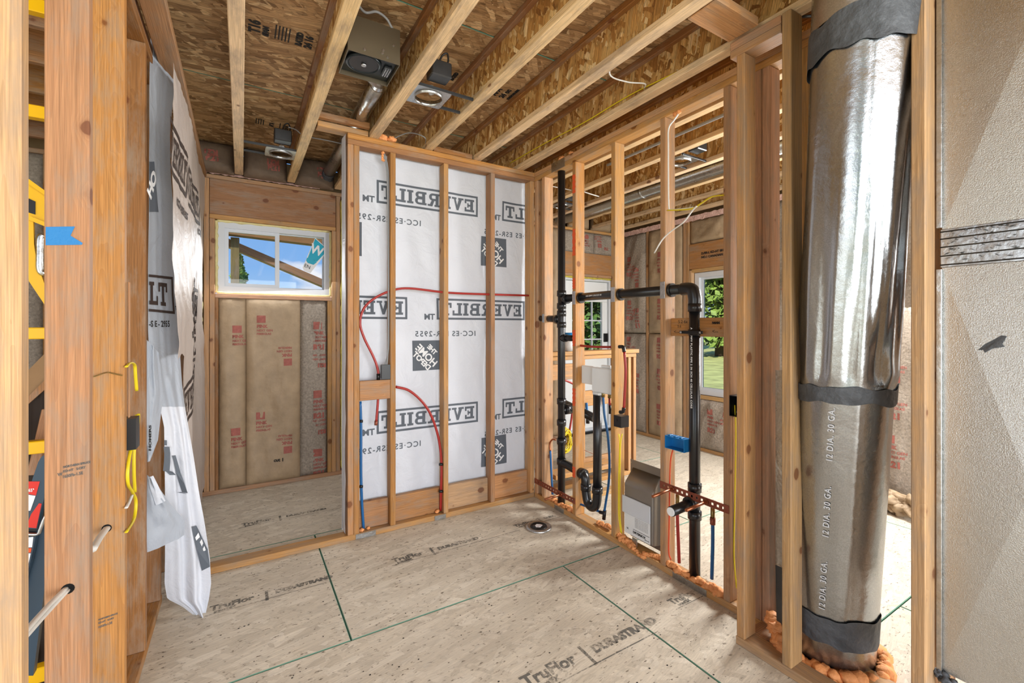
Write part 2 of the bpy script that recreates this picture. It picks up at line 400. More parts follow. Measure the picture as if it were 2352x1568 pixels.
def osb(name, cols, edge, contrast=1.0, s=1.0, rough=.75, bump=.5, wash=None):
    """oriented strand board; panel lies in its local xy plane"""
    m, t, b = newmat(name); L = t.links
    tcn = N(t, 'ShaderNodeTexCoord'); oi = N(t, 'ShaderNodeObjectInfo')
    off = N(t, 'ShaderNodeVectorMath', operation='SCALE'); off.inputs[0].default_value = (17.1, 9.7, 3.3); L.new(oi.outputs['Random'], off.inputs['Scale'])
    p = N(t, 'ShaderNodeVectorMath', operation='ADD'); L.new(tcn.outputs['Object'], p.inputs[0]); L.new(off.outputs[0], p.inputs[1])
    wob = N(t, 'ShaderNodeTexNoise', ins={'Scale': 9.0*s, 'Detail': 2.0}); L.new(p.outputs[0], wob.inputs['Vector'])
    wv = N(t, 'ShaderNodeVectorMath', operation='SCALE', ins={}); wv.inputs['Scale'].default_value = .022/s; L.new(wob.outputs['Color'], wv.inputs[0])
    pw = N(t, 'ShaderNodeVectorMath', operation='ADD'); L.new(p.outputs[0], pw.inputs[0]); L.new(wv.outputs[0], pw.inputs[1])
    layers = []
    for i, (ang, sx, sy) in enumerate([(.12, 9, 36), (-.5, 12, 46), (.8, 13, 42), (-.2, 8, 27)]):
        mpn = N(t, 'ShaderNodeMapping'); mpn.inputs['Rotation'].default_value = (0, 0, ang); mpn.inputs['Scale'].default_value = (sx*s, sy*s, 8*s)
        mpn.inputs['Location'].default_value = (i*3.1, i*1.7, i*5.3); mpn.vector_type = 'POINT'
        r0 = N(t, 'ShaderNodeMapping'); r0.inputs['Rotation'].default_value = (0, 0, ang); L.new(pw.outputs[0], r0.inputs[0])
        sc_ = N(t, 'ShaderNodeVectorMath', operation='MULTIPLY'); sc_.inputs[1].default_value = (sx*s, sy*s, 8*s); L.new(r0.outputs[0], sc_.inputs[0])
        v = N(t, 'ShaderNodeTexVoronoi', ins={'Scale': 1.0}); v.distance = 'CHEBYCHEV' if i != 1 else 'EUCLIDEAN'; L.new(sc_.outputs[0], v.inputs['Vector'])
        sp = N(t, 'ShaderNodeSeparateColor'); L.new(v.outputs['Color'], sp.inputs[0])
        layers.append((v, sp))
    cur = None; hcur = None
    for i, (v, sp) in enumerate(layers):
        rr = ramp(t, cols); L.new(sp.outputs[0], rr.inputs[0])
        # rounded darkening at strand rim
        ed = N(t, 'ShaderNodeMapRange', ins={1: .45, 2: .85, 3: 1.0, 4: 1-.45*contrast}); L.new(v.outputs['Distance'], ed.inputs[0])
        fsc = N(t, 'ShaderNodeVectorMath', operation='MULTIPLY'); fsc.inputs[1].default_value = (5, 150, 40); L.new(r0.outputs[0], fsc.inputs[0])
        fo = N(t, 'ShaderNodeVectorMath', operation='ADD'); L.new(fsc.outputs[0], fo.inputs[0])
        fo2 = N(t, 'ShaderNodeVectorMath', operation='SCALE'); fo2.inputs['Scale'].default_value = 9.0; L.new(v.outputs['Color'], fo2.inputs[0]); L.new(fo2.outputs[0], fo.inputs[1])
        fn_ = N(t, 'ShaderNodeTexNoise', ins={'Scale': 1.0, 'Detail': 2.0, 'Roughness': .6}); L.new(fo.outputs[0], fn_.inputs['Vector'])
        fr_ = N(t, 'ShaderNodeMapRange', ins={1: .28, 2: .68, 3: 1-.42*contrast, 4: 1+.22*contrast}); L.new(fn_.outputs[0], fr_.inputs[0])
        em = N(t, 'ShaderNodeMath', operation='MULTIPLY'); L.new(ed.outputs[0], em.inputs[0]); L.new(fr_.outputs[0], em.inputs[1])
        cc = N(t, 'ShaderNodeVectorMath', operation='SCALE'); L.new(rr.outputs[0], cc.inputs[0]); L.new(em.outputs[0], cc.inputs['Scale'])
        if cur is None: cur = cc.outputs[0]; hcur = sp.outputs[2]
        else:
            th = N(t, 'ShaderNodeMath', operation='GREATER_THAN'); th.inputs[1].default_value = .52; L.new(sp.outputs[1], th.inputs[0])
            mi = N(t, 'ShaderNodeMixRGB'); L.new(th.outputs[0], mi.inputs[0]); L.new(cur, mi.inputs[1]); L.new(cc.outputs[0], mi.inputs[2]); cur = mi.outputs[0]
            mh = N(t, 'ShaderNodeMixRGB'); L.new(th.outputs[0], mh.inputs[0]); L.new(hcur, mh.inputs[1]); L.new(sp.outputs[2], mh.inputs[2]); hcur = mh.outputs[0]
    g2 = N(t, 'ShaderNodeVectorMath', operation='MULTIPLY'); g2.inputs[1].default_value = (.12, 1, 1); L.new(pw.outputs[0], g2.inputs[0])
    fi = N(t, 'ShaderNodeTexNoise', ins={'Scale': 260.0, 'Detail': 3.0}); L.new(g2.outputs[0], fi.inputs['Vector'])
    fm = N(t, 'ShaderNodeMapRange', ins={1: .3, 2: .7, 3: 1-.24*contrast, 4: 1+.18*contrast}); L.new(fi.outputs[0], fm.inputs[0])
    c1 = N(t, 'ShaderNodeVectorMath', operation='SCALE'); L.new(cur, c1.inputs[0]); L.new(fm.outputs[0], c1.inputs['Scale'])
    last = c1.outputs[0]
    if wash:
        col, amt, speck = wash
        bl = N(t, 'ShaderNodeTexNoise', ins={'Scale': 1.6, 'Detail': 5.0, 'Roughness': .6}); L.new(p.outputs[0], bl.inputs['Vector'])
        bm_ = N(t, 'ShaderNodeMapRange', ins={1: .3, 2: .75, 3: amt-.14, 4: amt+.14}); L.new(bl.outputs[0], bm_.inputs[0])
        mi = N(t, 'ShaderNodeMixRGB'); mi.inputs[2].default_value = lin(col); L.new(bm_.outputs[0], mi.inputs[0]); L.new(last, mi.inputs[1])
        sk = N(t, 'ShaderNodeVectorMath', operation='MULTIPLY'); sk.inputs[1].default_value = (.4, 1, 1); L.new(pw.outputs[0], sk.inputs[0])
        sn = N(t, 'ShaderNodeTexNoise', ins={'Scale': 75.0, 'Detail': 3.0, 'Roughness': .7}); L.new(sk.outputs[0], sn.inputs['Vector'])
        sm = N(t, 'ShaderNodeMapRange', ins={1: .60, 2: .70, 3: 0.0, 4: speck}); L.new(sn.outputs[0], sm.inputs[0])
        m2 = N(t, 'ShaderNodeMixRGB'); m2.inputs[2].default_value = lin('4a3d2c'); L.new(sm.outputs[0], m2.inputs[0]); L.new(mi.outputs[0], m2.inputs[1])
        last = m2.outputs[0]
    L.new(last, b.inputs['Base Color']); b.inputs['Roughness'].default_value = rough; b.inputs['Specular IOR Level'].default_value = .3
    bp = N(t, 'ShaderNodeBump', ins={'Strength': bump, 'Distance': .004}); L.new(hcur, bp.inputs['Height']); L.new(bp.outputs[0], b.inputs['Normal'])
    return m
osb('osb_ceiling', [(0, '8d6b45'), (.25, 'a37f56'), (.55, 'b89468'), (.85, 'c9a679'), (1, 'e0c294')], None, .95, .85)
osb('osb_web', [(0, '8f6232'), (.25, 'b08044'), (.55, 'c89d5e'), (.85, 'dab679'), (1, 'f0d8a8')], None, .95, 1.1)
osb('osb_floor', [(0, 'aea28d'), (.3, 'bfb39d'), (.7, 'cbc0ab'), (1, 'd8cfbc')], None, .6, .8, .7, .25, ('c4bcaf', .5, .9))
plain('groove_green', '5d8572', .8)
plain('ink_grey', '5a5a58', .8, var=.25, vscale=40)
plain('ink_black', '22201e', .8)
plain('ink_wrap', '596069', .7)
plain('ink_dark', '3c2f2a', .7)
plain('ink_red', '9c5c52', .8, var=.15, vscale=40)
plain('ink_white', 'e4e6e8', .7)
m, t, b = newmat('ink_worn')
b.inputs['Base Color'].default_value = lin('63615b'); b.inputs['Roughness'].default_value = .8
_tc = N(t, 'ShaderNodeTexCoord'); _n = N(t, 'ShaderNodeTexNoise', ins={'Scale': 70.0, 'Detail': 4.0, 'Roughness': .7}); t.links.new(_tc.outputs['Object'], _n.inputs['Vector'])
_n2 = N(t, 'ShaderNodeTexNoise', ins={'Scale': 7.0, 'Detail': 2.0}); t.links.new(_tc.outputs['Object'], _n2.inputs['Vector'])
_a = N(t, 'ShaderNodeMath', operation='ADD'); t.links.new(_n.outputs[0], _a.inputs[0]); t.links.new(_n2.outputs[0], _a.inputs[1])
_r = N(t, 'ShaderNodeMapRange', ins={1: .85, 2: 1.12, 3: .12, 4: .85}); t.links.new(_a.outputs[0], _r.inputs[0]); t.links.new(_r.outputs[0], b.inputs['Alpha'])
def wrapmat(name, col, tr=.25):
    m, t, b = newmat(name); L = t.links
    tcn = N(t, 'ShaderNodeTexCoord')
    n = N(t, 'ShaderNodeTexNoise', ins={'Scale': 7.0, 'Detail': 6.0, 'Roughness': .6, 'Distortion': 1.4}); L.new(tcn.outputs['Object'], n.inputs['Vector'])
    w = N(t, 'ShaderNodeTexNoise', ins={'Scale': 160.0, 'Detail': 2.0}); L.new(tcn.outputs['Object'], w.inputs['Vector'])
    bp = N(t, 'ShaderNodeBump', ins={'Strength': .5, 'Distance': .02}); L.new(n.outputs[0], bp.inputs['Height'])
    bp2 = N(t, 'ShaderNodeBump', ins={'Strength': .15, 'Distance': .002}); L.new(w.outputs[0], bp2.inputs['Height']); L.new(bp.outputs[0], bp2.inputs['Normal'])
    b.inputs['Base Color'].default_value = lin(col); b.inputs['Roughness'].default_value = .42; b.inputs['Specular IOR Level'].default_value = .5
    L.new(bp2.outputs[0], b.inputs['Normal'])
    tl = N(t, 'ShaderNodeBsdfTranslucent'); tl.inputs[0].default_value = lin(col)
    mi = N(t, 'ShaderNodeMixShader'); mi.inputs[0].default_value = tr
    out = t.nodes['Material Output']; L.new(b.outputs[0], mi.inputs[1]); L.new(tl.outputs[0], mi.inputs[2]); L.new(mi.outputs[0], out.inputs[0])
    return m
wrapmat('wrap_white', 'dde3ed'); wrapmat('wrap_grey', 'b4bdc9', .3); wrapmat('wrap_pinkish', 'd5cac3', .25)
plain('kraft', 'a08a6e', .6, bump=.8, bscale=14, var=.14, vscale=9)
plain('kraft_dark', '6d5c4c', .75, bump=.6, bscale=26, var=.2, vscale=9)
plain('kraft_grey', '93887b', .7, bump=.5, bscale=40, var=.3, vscale=60)
plain('glass_wool', 'c9a59a', .95, bump=1, bscale=60, var=.2, vscale=30)
plain('foam_orange', 'e39a5f', .65, bump=.6, bscale=50, var=.15, vscale=20)
plain('foam_cream', 'd9cf97', .7, bump=.6, bscale=50, var=.1)
plain('foam_yellow', 'c2b24c', .8, bump=.8, bscale=90, var=.2, vscale=30)
plain('abs_black', '17181b', .28, spec=.55, var=.15, vscale=5)
plain('plastic_black', '141416', .35)
plain('pex_red', '9b2620', .38, spec=.5)
plain('pex_blue', '155a92', .38, spec=.5)
plain('cable_orange', 'd8502a', .5)
plain('cable_yellow', 'd9c31f', .45)
plain('cable_white', 'd8d8d4', .45)
plain('cable_grey', '8d8f90', .5)
plain('copper', 'a5684a', .35, metal=.9, var=.2, vscale=30)
plain('strap_copper', '8d4f3d', .5, metal=.5, var=.2, vscale=20)
plain('brass', '8f7a4c', .35, metal=.9)
plain('box_blue', '1f78b8', .4)
plain('tape_blue', '2c7fc0', .6, bump=.2, bscale=120)
plain('paint_orange', 'd9562a', .7)
plain('white_plastic', 'dfe3e4', .4)
plain('vinyl_white', 'c9ced4', .35)
plain('steel_dark', '4a4c4e', .4, metal=.8, var=.2)
plain('pewter', '8b8680', .38, metal=.55, var=.05)
plain('mastic', '4b4f54', .55, bump=1.0, bscale=25, var=.3, vscale=14)
plain('yellow_paint', 'd9a808', .35)
plain('ladder_blue', '2f4252', .35)
plain('sticker_red', 'c9291f', .4)
plain('cardboard', '8d6f4e', .8, var=.1)
plain('black_sheet', '2b2018', .8)
plain('dark_hole', '0a0a0a', .9)
plain('grass', 'aeb26c', .95, bump=.8, bscale=20, var=.35, vscale=1.3)
plain('leaf', '4c6b2c', .6, var=.4, vscale=3)
plain('leaf_light', '7c9640', .6, var=.4, vscale=3)
plain('bark', '5b4a38', .9)
plain('sheathing', '8d7350', .85, var=.1)
plain('house_grey', 'b9bcbc', .8)
plain('teal', '1fa3bf', .4)
def metal(name, col, rough, spangle, bump=.15, big=.2):
    m, t, b = newmat(name); L = t.links
    tcn = N(t, 'ShaderNodeTexCoord')
    v = N(t, 'ShaderNodeTexNoise', ins={'Scale': spangle, 'Detail': 3.0, 'Roughness': .6}); L.new(tcn.outputs['Object'], v.inputs['Vector'])
    n = N(t, 'ShaderNodeTexNoise', ins={'Scale': 2.6, 'Detail': 5.0, 'Roughness': .6}); L.new(tcn.outputs['Object'], n.inputs['Vector'])
    r = N(t, 'ShaderNodeMapRange', ins={1: .3, 2: .7, 3: rough*.75, 4: rough*1.35}); L.new(n.outputs[0], r.inputs[0]); L.new(r.outputs[0], b.inputs['Roughness'])
    r2 = N(t, 'ShaderNodeMapRange', ins={1: .3, 2: .7, 3: .82, 4: 1.1}); L.new(v.outputs[0], r2.inputs[0])
    c = N(t, 'ShaderNodeVectorMath', operation='SCALE'); c.inputs[0].default_value = lin(col)[:3]; L.new(r2.outputs[0], c.inputs['Scale']); L.new(c.outputs[0], b.inputs['Base Color'])
    b.inputs['Metallic'].default_value = 1.0
    bp = N(t, 'ShaderNodeBump', ins={'Strength': bump, 'Distance': .004}); L.new(v.outputs[0], bp.inputs['Height'])
    bp2 = N(t, 'ShaderNodeBump', ins={'Strength': big, 'Distance': .06}); L.new(n.outputs[0], bp2.inputs['Height']); L.new(bp.outputs[0], bp2.inputs['Normal'])
    L.new(bp2.outputs[0], b.inputs['Normal'])
    return m
metal('galvanised', 'b3b8bc', .26, 220.0, .12)
metal('galvanised_sheet', 'c8c9c7', .24, 300.0, .35, .06)
metal('galvanised_thin', 'b9bcbd', .28, 90.0)
m, t, b = newmat('glass')
tr = N(t, 'ShaderNodeBsdfTransparent'); gl = N(t, 'ShaderNodeBsdfGlossy'); gl.inputs['Roughness'].default_value = .02
fz = N(t, 'ShaderNodeFresnel'); fz.inputs[0].default_value = 1.25; mi = N(t, 'ShaderNodeMixShader')
t.links.new(fz.outputs[0], mi.inputs[0]); t.links.new(tr.outputs[0], mi.inputs[1]); t.links.new(gl.outputs[0], mi.inputs[2]); t.links.new(mi.outputs[0], t.nodes['Material Output'].inputs[0])

YW, XW, TOP, DECK, YE, XE = 3.148, 2.138, 2.772, 3.013, 4.62, 4.60
M_ = MAT
PL = .038
# ------------------------------------------------------------------ FLOOR: tongue-and-groove panels
floor = struct('floor')
def panel_mesh(w, d, t, top, side):
    bm = bmesh.new(); bmesh.ops.create_cube(bm, size=1, matrix=Matrix.Diagonal((w, d, t, 1)))
    es = [e for e in bm.edges if all(v.co.z > 0 for v in e.verts)]
    bmesh.ops.bevel(bm, geom=es, offset=.0035, segments=1, affect='EDGES')
    bm.normal_update()
    me = bpy.data.meshes.new('panel')
    for f in bm.faces: f.material_index = 0 if f.normal.z > .95 else 1
    bm.to_mesh(me); bm.free(); me.materials.append(top); me.materials.append(side); return me
rows = [(-3.95, -2.73, .435), (-2.73, -1.51, 1.67), (-1.51, -.29, .435), (-.29, .93, .49), (.93, 2.15, 1.67), (2.15, 3.375, .435), (3.375, 4.75, 1.67)]
panels = {}
for ri, (y0, y1, jx) in enumerate(rows):
    x = jx-2.44*3
    while x < 5.2:
        a, b_ = max(x, -4.0), min(x+2.44, 4.75)
        if b_-a > .05:
            me = panel_mesh(b_-a-.0035, y1-y0-.0035, .018, M_['osb_floor'], M_['groove_green'])
            o = reg(bpy.data.objects.new('floor_panel', me), floor, Matrix.Translation(((a+b_)/2, (y0+y1)/2, -.009)))
            panels[(ri, round(a, 2))] = o
        x += 2.44
bx('underlay', floor, -4, 4.75, -3.95, 4.75, -.06, -.0195, M_['groove_green'], 0)
def floorprint(x0, y0, w, tx1, tx2, sz, parent, ang=0.0):
    a = shift(fontmesh(tx1, sz, .003), 0, 0); bq = shift(fontmesh('pointSIX', sz*.42, .003), .02, -sz*.42)
    ws = max(v[0] for v in a[0])
    bar = ([Vector((ws+.05, -.05, 0)), Vector((ws+.065, -.05, 0)), Vector((ws+.065, sz*.85, 0)), Vector((ws+.05, sz*.85, 0))], [(0, 1, 2, 3)])
    c = shift(fontmesh(tx2, sz*.72, .004), ws+.10, 0)
    ln = ([Vector((-.02, -sz*.6, 0)), Vector((w, -sz*.6, 0)), Vector((w, -sz*.53, 0)), Vector((-.02, -sz*.53, 0))], [(0, 1, 2, 3)])
    m_ = merge(a, bq, bar, c, ln)
    decal('printed_text', m_, lambda x, y: Vector((x0+x*math.cos(ang)-y*math.sin(ang), y0+y+x*math.sin(ang), .0009)), M_['ink_worn'], parent)
pk = sorted(panels)
def pan(ri, x):
    c = [k for k in pk if k[0] == ri and k[1] <= x]
    return panels[c[-1]]
floorprint(.98, 1.50, .72, 'TruFlor', 'DURASTRAND', .085, pan(4, 1.0))
floorprint(1.93, 1.55, .2, 'TruFlor', '', .06, pan(4, 2.0))
floorprint(-.14, 2.745, .6, 'TruFlor', 'DURASTRAND', .062, pan(5, 0.0))
floorprint(.80, 2.725, .9, 'TruFlor', 'DURASTRAND', .062, pan(5, 1.0))
floorprint(1.70, 2.745, .4, 'TruFlor', 'DURA', .05, pan(5, 1.0))
floorprint(.0, 3.80, .75, 'TruFlor', 'DURASTRAND', .06, pan(6, .1))
# construction dust, nail heads in the panels
nh = []
for (ri, jx) in ((4, 1.67), (5, .435), (3, 2.93)):
    y0, y1, _ = rows[ri]
    for k in range(9):
        for sgn in (-1, 1): nh.append((jx+sgn*.02+random.uniform(-.005, .005), y0+.08+k*.14))
for k in range(140): nh.append((random.uniform(-.3, 2.1), random.choice([1.0, 1.3, 1.6, 1.9, 2.05, 2.22, 2.5, 2.8, 3.05])+random.uniform(-.03, .03)))
vs, fs = [], []
for x, y in nh:
    b_ = len(vs); r = random.uniform(.0028, .005)
    for k in range(6): vs.append((x+r*math.cos(k*PI/3), y+r*.8*math.sin(k*PI/3), .0007))
    fs.append(tuple(range(b_, b_+6)))
o = mesh('nail_heads', vs, fs, M_['ink_black'], floor); o['kind'] = 'stuff'

# ------------------------------------------------------------------ CEILING: I-joists and deck
ceil = struct('ceiling')
crow = [(-3.9, -1.6, .79), (-1.6, -.38, 1.595), (-.38, .86, .385), (.86, 2.095, 1.595), (2.095, 3.333, .385), (3.333, 4.75, 1.595)]
cpan = {}
for ri, (y0, y1, jx) in enumerate(crow):
    x = jx-2.44*3
    while x < 5.2:
        a, b_ = max(x, -4.0), min(x+2.44, 4.75)
        if b_-a > .05:
            me = panel_mesh(b_-a-.004, y1-y0-.004, .02, M_['osb_ceiling'], M_['groove_green'])
            o = reg(bpy.data.objects.new('deck_panel', me), ceil, Matrix.Translation(((a+b_)/2, (y0+y1)/2, DECK+.01)) @ Matrix.Rotation(PI, 4, 'X'))
            cpan[(ri, a)] = o
        x += 2.44
bx('roof_deck', ceil, -4, 4.75, -3.95, 4.75, DECK+.022, DECK+.05, M_['black_sheet'], 0)
def cp(ri, x):
    return cpan[sorted(k for k in cpan if k[0] == ri and k[1] <= x)[-1]]
def ceilprint(parent, x0, y0, items):
    ms = []
    for kind, x, y, a, b_ in items:
        if kind == 't': ms.append(shift(fontmesh(a, b_, .004), x, y, 1, PI/2))
        else:
            for k in range(a): ms.append(([Vector((x+k*.016, y, 0)), Vector((x+k*.016+.007, y, 0)), Vector((x+k*.016+.007, y+b_, 0)), Vector((x+k*.016, y+b_, 0))], [(0, 1, 2, 3)]))
    decal('printed_text', merge(*ms), lambda x, y: Vector((x0+x, y0-y, DECK-.0012)), M_['ink_black'], parent)
ceilprint(cp(4, .1), .02, 2.72, [('t', .06, 0, 'T16', .07), ('t', .10, 0, 'SPAN', .035), ('b', .13, 0, 5, .13), ('t', .26, 0, 'RATED', .04), ('t', .31, 0, '24 16', .05), ('b', .36, 0, 3, .12)])
ceilprint(cp(5, .1), .09, 3.93, [('b', 0, 0, 4, .1), ('t', .12, 0, 'APA', .04), ('b', .16, 0, 1, .1), ('t', .22, 0, '24 16', .03), ('b', .26, 0, 2, .1)])
ceilprint(cp(4, 1.5), 1.38, 2.62, [('t', .08, 0, 'APA', .05), ('t', .14, 0, '24 oc', .05), ('t', .19, 0, 'EXPOSURE', .03)])
ceilprint(cp(4, 1.0), .98, 2.60, [('t', .10, 0, '24 oc', .05), ('b', .0, -.02, 1, .16), ('t', .16, 0, 'RATED', .03)])
def joist(xc, y0=-3.9, y1=4.52, parent=None, mat='lumber_pale'):
    w = .0635
    j = lum('joist', parent or ceil, xc-w/2, xc+w/2, y0, y1, TOP, TOP+.036, M_[mat])
    lum('top_flange', j, xc-w/2, xc+w/2, y0, y1, DECK-.037, DECK-.001, M_['lumber_dark'])
    me = boxmesh((DECK-.037)-(TOP+.036), y1-y0, .0095, 0, [M_['osb_web']])
    # web: local xy plane is the board face; strands stand upright like the photo's
    Mx = Matrix.Translation((xc, (y0+y1)/2, (TOP+.036+DECK-.037)/2)) @ Matrix.Rotation(PI/2, 4, 'Y')
    reg(bpy.data.objects.new('web', me), j, Mx)
    return j
JX = [-.02, .385, .79, 1.19, 1.595, 2.0]
for x in JX: joist(x)
for x in (2.43, 2.82, 3.22, 3.63, 4.03, 4.42): joist(x)
# joists of the room at the left run across, toward the wall
for y in (.7, 1.1, 1.9, 2.35, 2.77, 3.15, 3.55, 3.98, 4.38):
    lum('cross_joist', ceil, -4, -.46, y-.02, y+.02, TOP+.003, DECK-.002, M_['lumber_brown'])
lum('blocking', ceil, .425, .75, YW+.0, YW+.089, TOP+.001, TOP+.038, M_['lumber'])
lum('blocking', ceil, .425, .75, YW-.045, YW-.005, TOP+.04, TOP+.078, M_['lumber_brown'])
lum('blocking', ceil, 1.635, 1.93, 1.10, 1.24, TOP+.0, TOP+.038, M_['lumber_pink'])
lum('blocking', ceil, 1.23, 1.55, YW+.0, YW+.089, TOP+.001, TOP+.038, M_['lumber_dark'])

# ------------------------------------------------------------------ WALL AT THE BACK (partition hung with wrap)
wb = struct('wall_back', (1.38, 3.19, 0))
D4 = .089
lum('bottom_plate', wb, -.33, 2.138, YW, YW+D4, 0, PL, M_['lumber'])
lum('top_plate', wb, .613, 2.138, YW, YW+D4, TOP-2*PL, TOP-PL-.001, M_['lumber_brown'])
lum('top_plate', wb, .613, 2.227, YW, YW+D4, TOP-PL, TOP-.001, M_['lumber_orange'])
for i, (x, mt) in enumerate([(.613, 'lumber_orange'), (.652, 'lumber_orange'), (.903, 'lumber_orange'), (1.309, 'lumber'), (1.715, 'lumber_orange'), (2.098, 'lumber')]):
    lum('stud', wb, x, x+PL, YW, YW+D4, PL+.0005, TOP-2*PL-.0005, M_[mt])
xs = [.691, .902, .942, 1.308, 1.348, 1.714, 1.754, 2.097]
for k, mt in zip(range(0, 8, 2), ('lumber_orange', 'lumber_orange', 'lumber_gold', 'lumber_orange')):
    lum('blocking', wb, xs[k], xs[k+1], YW+.05, YW+.088, PL+.001, .225, M_[mt])
lum('blocking', wb, .691, .902, YW, YW+.038, .945, 1.08, M_['lumber_orange'])

# ------------------------------------------------------------------ PLUMBING WALL (right)
wr = struct('wall_right', (2.18, 1.7, 0))
X4 = XW+D4
lum('bottom_plate', wr, XW, X4, .2, YW, 0, PL, M_['lumber'])
lum('top_plate', wr, XW, X4, .2, YW, TOP-2*PL, TOP-PL-.001, M_['lumber'])
lum('top_plate', wr, XW, X4, .2, YW, TOP-PL, TOP-.001, M_['lumber'])
for y, mt in ((3.108, 'lumber'), (3.000, 'lumber'), (2.600, 'lumber_orange'), (2.187, 'lumber'), (1.774, 'lumber'), (1.366, 'lumber')):
    lum('stud', wr, XW, X4, y, y+PL, PL+.0005, TOP-2*PL-.0005, M_[mt])
lum('stud', wr, XW+.03, XW+.068, 3.039, 3.107, PL+.0005, TOP-2*PL-.0005, M_['lumber_gold'])
lum('stud', wr, XW, X4, 1.165, 1.203, PL+.0005, TOP-2*PL-.0005, M_['lumber_pink'])
lum('stud', wr, XW-.002, XW+.036, 1.204, 1.24, PL+.0005, TOP-2*PL-.0005, M_['lumber_pink'])
lum('stud', wr, XW, X4, .995, 1.033, PL+.0005, TOP-2*PL-.0005, M_['lumber_gold'])
lum('stud', wr, XW, X4, .545, .583, PL+.0005, TOP-2*PL-.0005, M_['lumber'])
lum('blocking', wr, XW+.048, XW+.086, 1.405, 1.773, 1.40, 1.505, M_['lumber_orange'])
lum('blocking', wr, 2.15, 2.24, .62, .96, TOP+.002, TOP+.04, M_['lumber'])
# sprayed orange marking and pencil on the studs
for (y, z0, z1, dx) in ((2.600, 2.46, 2.60, 0), (2.600, 1.99, 2.19, .0), (2.600, 1.74, 1.82, 0), (2.600, 1.31, 1.43, 0), (2.600, .86, .99, 0), (2.600, .32, .40, 0)):
    vs = []; n = 10
    for k in range(n+1):
        z = z0+(z1-z0)*k/n; wv = .010+.012*abs(math.sin(k*1.9+z0))
        vs += [(XW-.0006, y+.019-wv, z), (XW-.0006, y+.019+wv*.9, z)]
    mesh('spray_mark', vs, [(2*k, 2*k+1, 2*k+3, 2*k+2) for k in range(n)], M_['paint_orange'], wr)

# ------------------------------------------------------------------ CHASE WALL (front right)
wc = struct('wall_chase', (1.98, .8, 0))
lum('bottom_plate', wc, 1.94, 2.029, -1.5, 1.212, 0, PL, M_['lumber_gold'])
lum('top_plate', wc, 1.94, 2.029, 1.012, 1.24, TOP-PL, TOP-.001, M_['lumber_pink'])
lum('top_plate', wc, 1.94, 2.029, 1.012, 1.24, TOP-2*PL, TOP-PL-.001, M_['lumber'])
for y, mt in ((1.170, 'lumber'), (.970, 'lumber_gold'), (.548, 'lumber_gold')):
    lum('stud', wc, 1.94, 2.029, y, y+PL, PL+.0005, TOP-(2*PL if y > 1.1 else 0)-.0005, M_[mt])
lum('return_plate', wc, 2.03, 2.137, 1.12, 1.209, 0, PL, M_['lumber'])

# ------------------------------------------------------------------ LEFT WALL (open studs)
wl = struct('wall_left', (-.4, 2.0, 0))
lum('bottom_plate', wl, -.449, -.36, .3, 2.975, 0, PL, M_['lumber_brown'])
lum('top_plate', wl, -.449, -.36, .3, 3.0, TOP-PL, TOP-.001, M_['lumber_brown'])
lum('top_plate', wl, -.449, -.36, .3, 3.0, TOP-2*PL, TOP-PL-.001, M_['lumber_dark'])
for y, mt in ((1.212, 'lumber_gold'), (1.655, 'lumber_orange'), (2.088, 'lumber_orange'), (2.492, 'lumber_dark'), (2.91, 'lumber_dark')):
    lum('stud', wl, -.449, -.36, y, y+PL, PL+.0005, TOP-2*PL-.0005, M_[mt])
lum('ledger', wl, -.346, -.257, .3, 4.60, TOP-PL, TOP-.001, M_['lumber_plate'])
lum('lath', wl, -.3585, -.352, 2.13, 2.14, 1.12, 1.62, M_['lumber_pink'])
# studs behind the wrap of the alcove side wall
for y in (3.32, 3.73, 4.14, 4.53):
    lum('stud', wl, -.449, -.36, y, y+PL, .002, TOP-2*PL, M_['lumber_dark'])
lum('corner_stud', wl, -.335, -.297, 4.50, 4.615, .002, TOP-.04, M_['lumber_dark'])

# ------------------------------------------------------------------ EXTERIOR WALLS
D6 = .14
def batt(parent, x0, x1, z0, z1, y, seed, mat='kraft', puff=.022, axis='y', prints=(), wr_=1.0):
    """paper faced insulation between studs; returns surface function for its printing"""
    w, h = x1-x0, z1-z0
    def fn(u, v):
        ed = (1-(2*u-1)**6)*(1-(2*v-1)**24)
        q = Vector((u*w*5+seed*3.3, v*h*1.6, seed)); q2 = Vector((u*w*14+seed, v*h*5, seed*2))
        d = puff*ed + wr_*(.024*noise.noise(q)+.007*noise.noise(q2)+.022*(1-abs(2*noise.noise(Vector((u*w*8+v*2.5, v*h*1.3, seed*5)))))**3)*ed
        if axis == 'y': return Vector((x0+u*w, y-d, z0+v*h))
        return Vector((y-d, x0+u*w, z0+v*h))
    nu = max(6, int(w/.03)); nv = max(8, int(h/.045))
    back = (0, 1, 0) if axis == 'y' else (1, 0, 0)
    o = grid('insulation_batt', fn, nu, nv, M_[mat], parent, .06, back)
    if axis == 'y':
        off = Vector((0, -.003, 0)); f2 = lambda a, b_: fn((a-x0)/w, (b_-z0)/h)+off
    else:
        off = Vector((-.003, 0, 0)); f2 = lambda a, b_: fn((a-x0)/w, (b_-z0)/h)+off
    for k, m_ in prints: decal('printed_text', m_, f2, M_[k], o, .035)
    return o
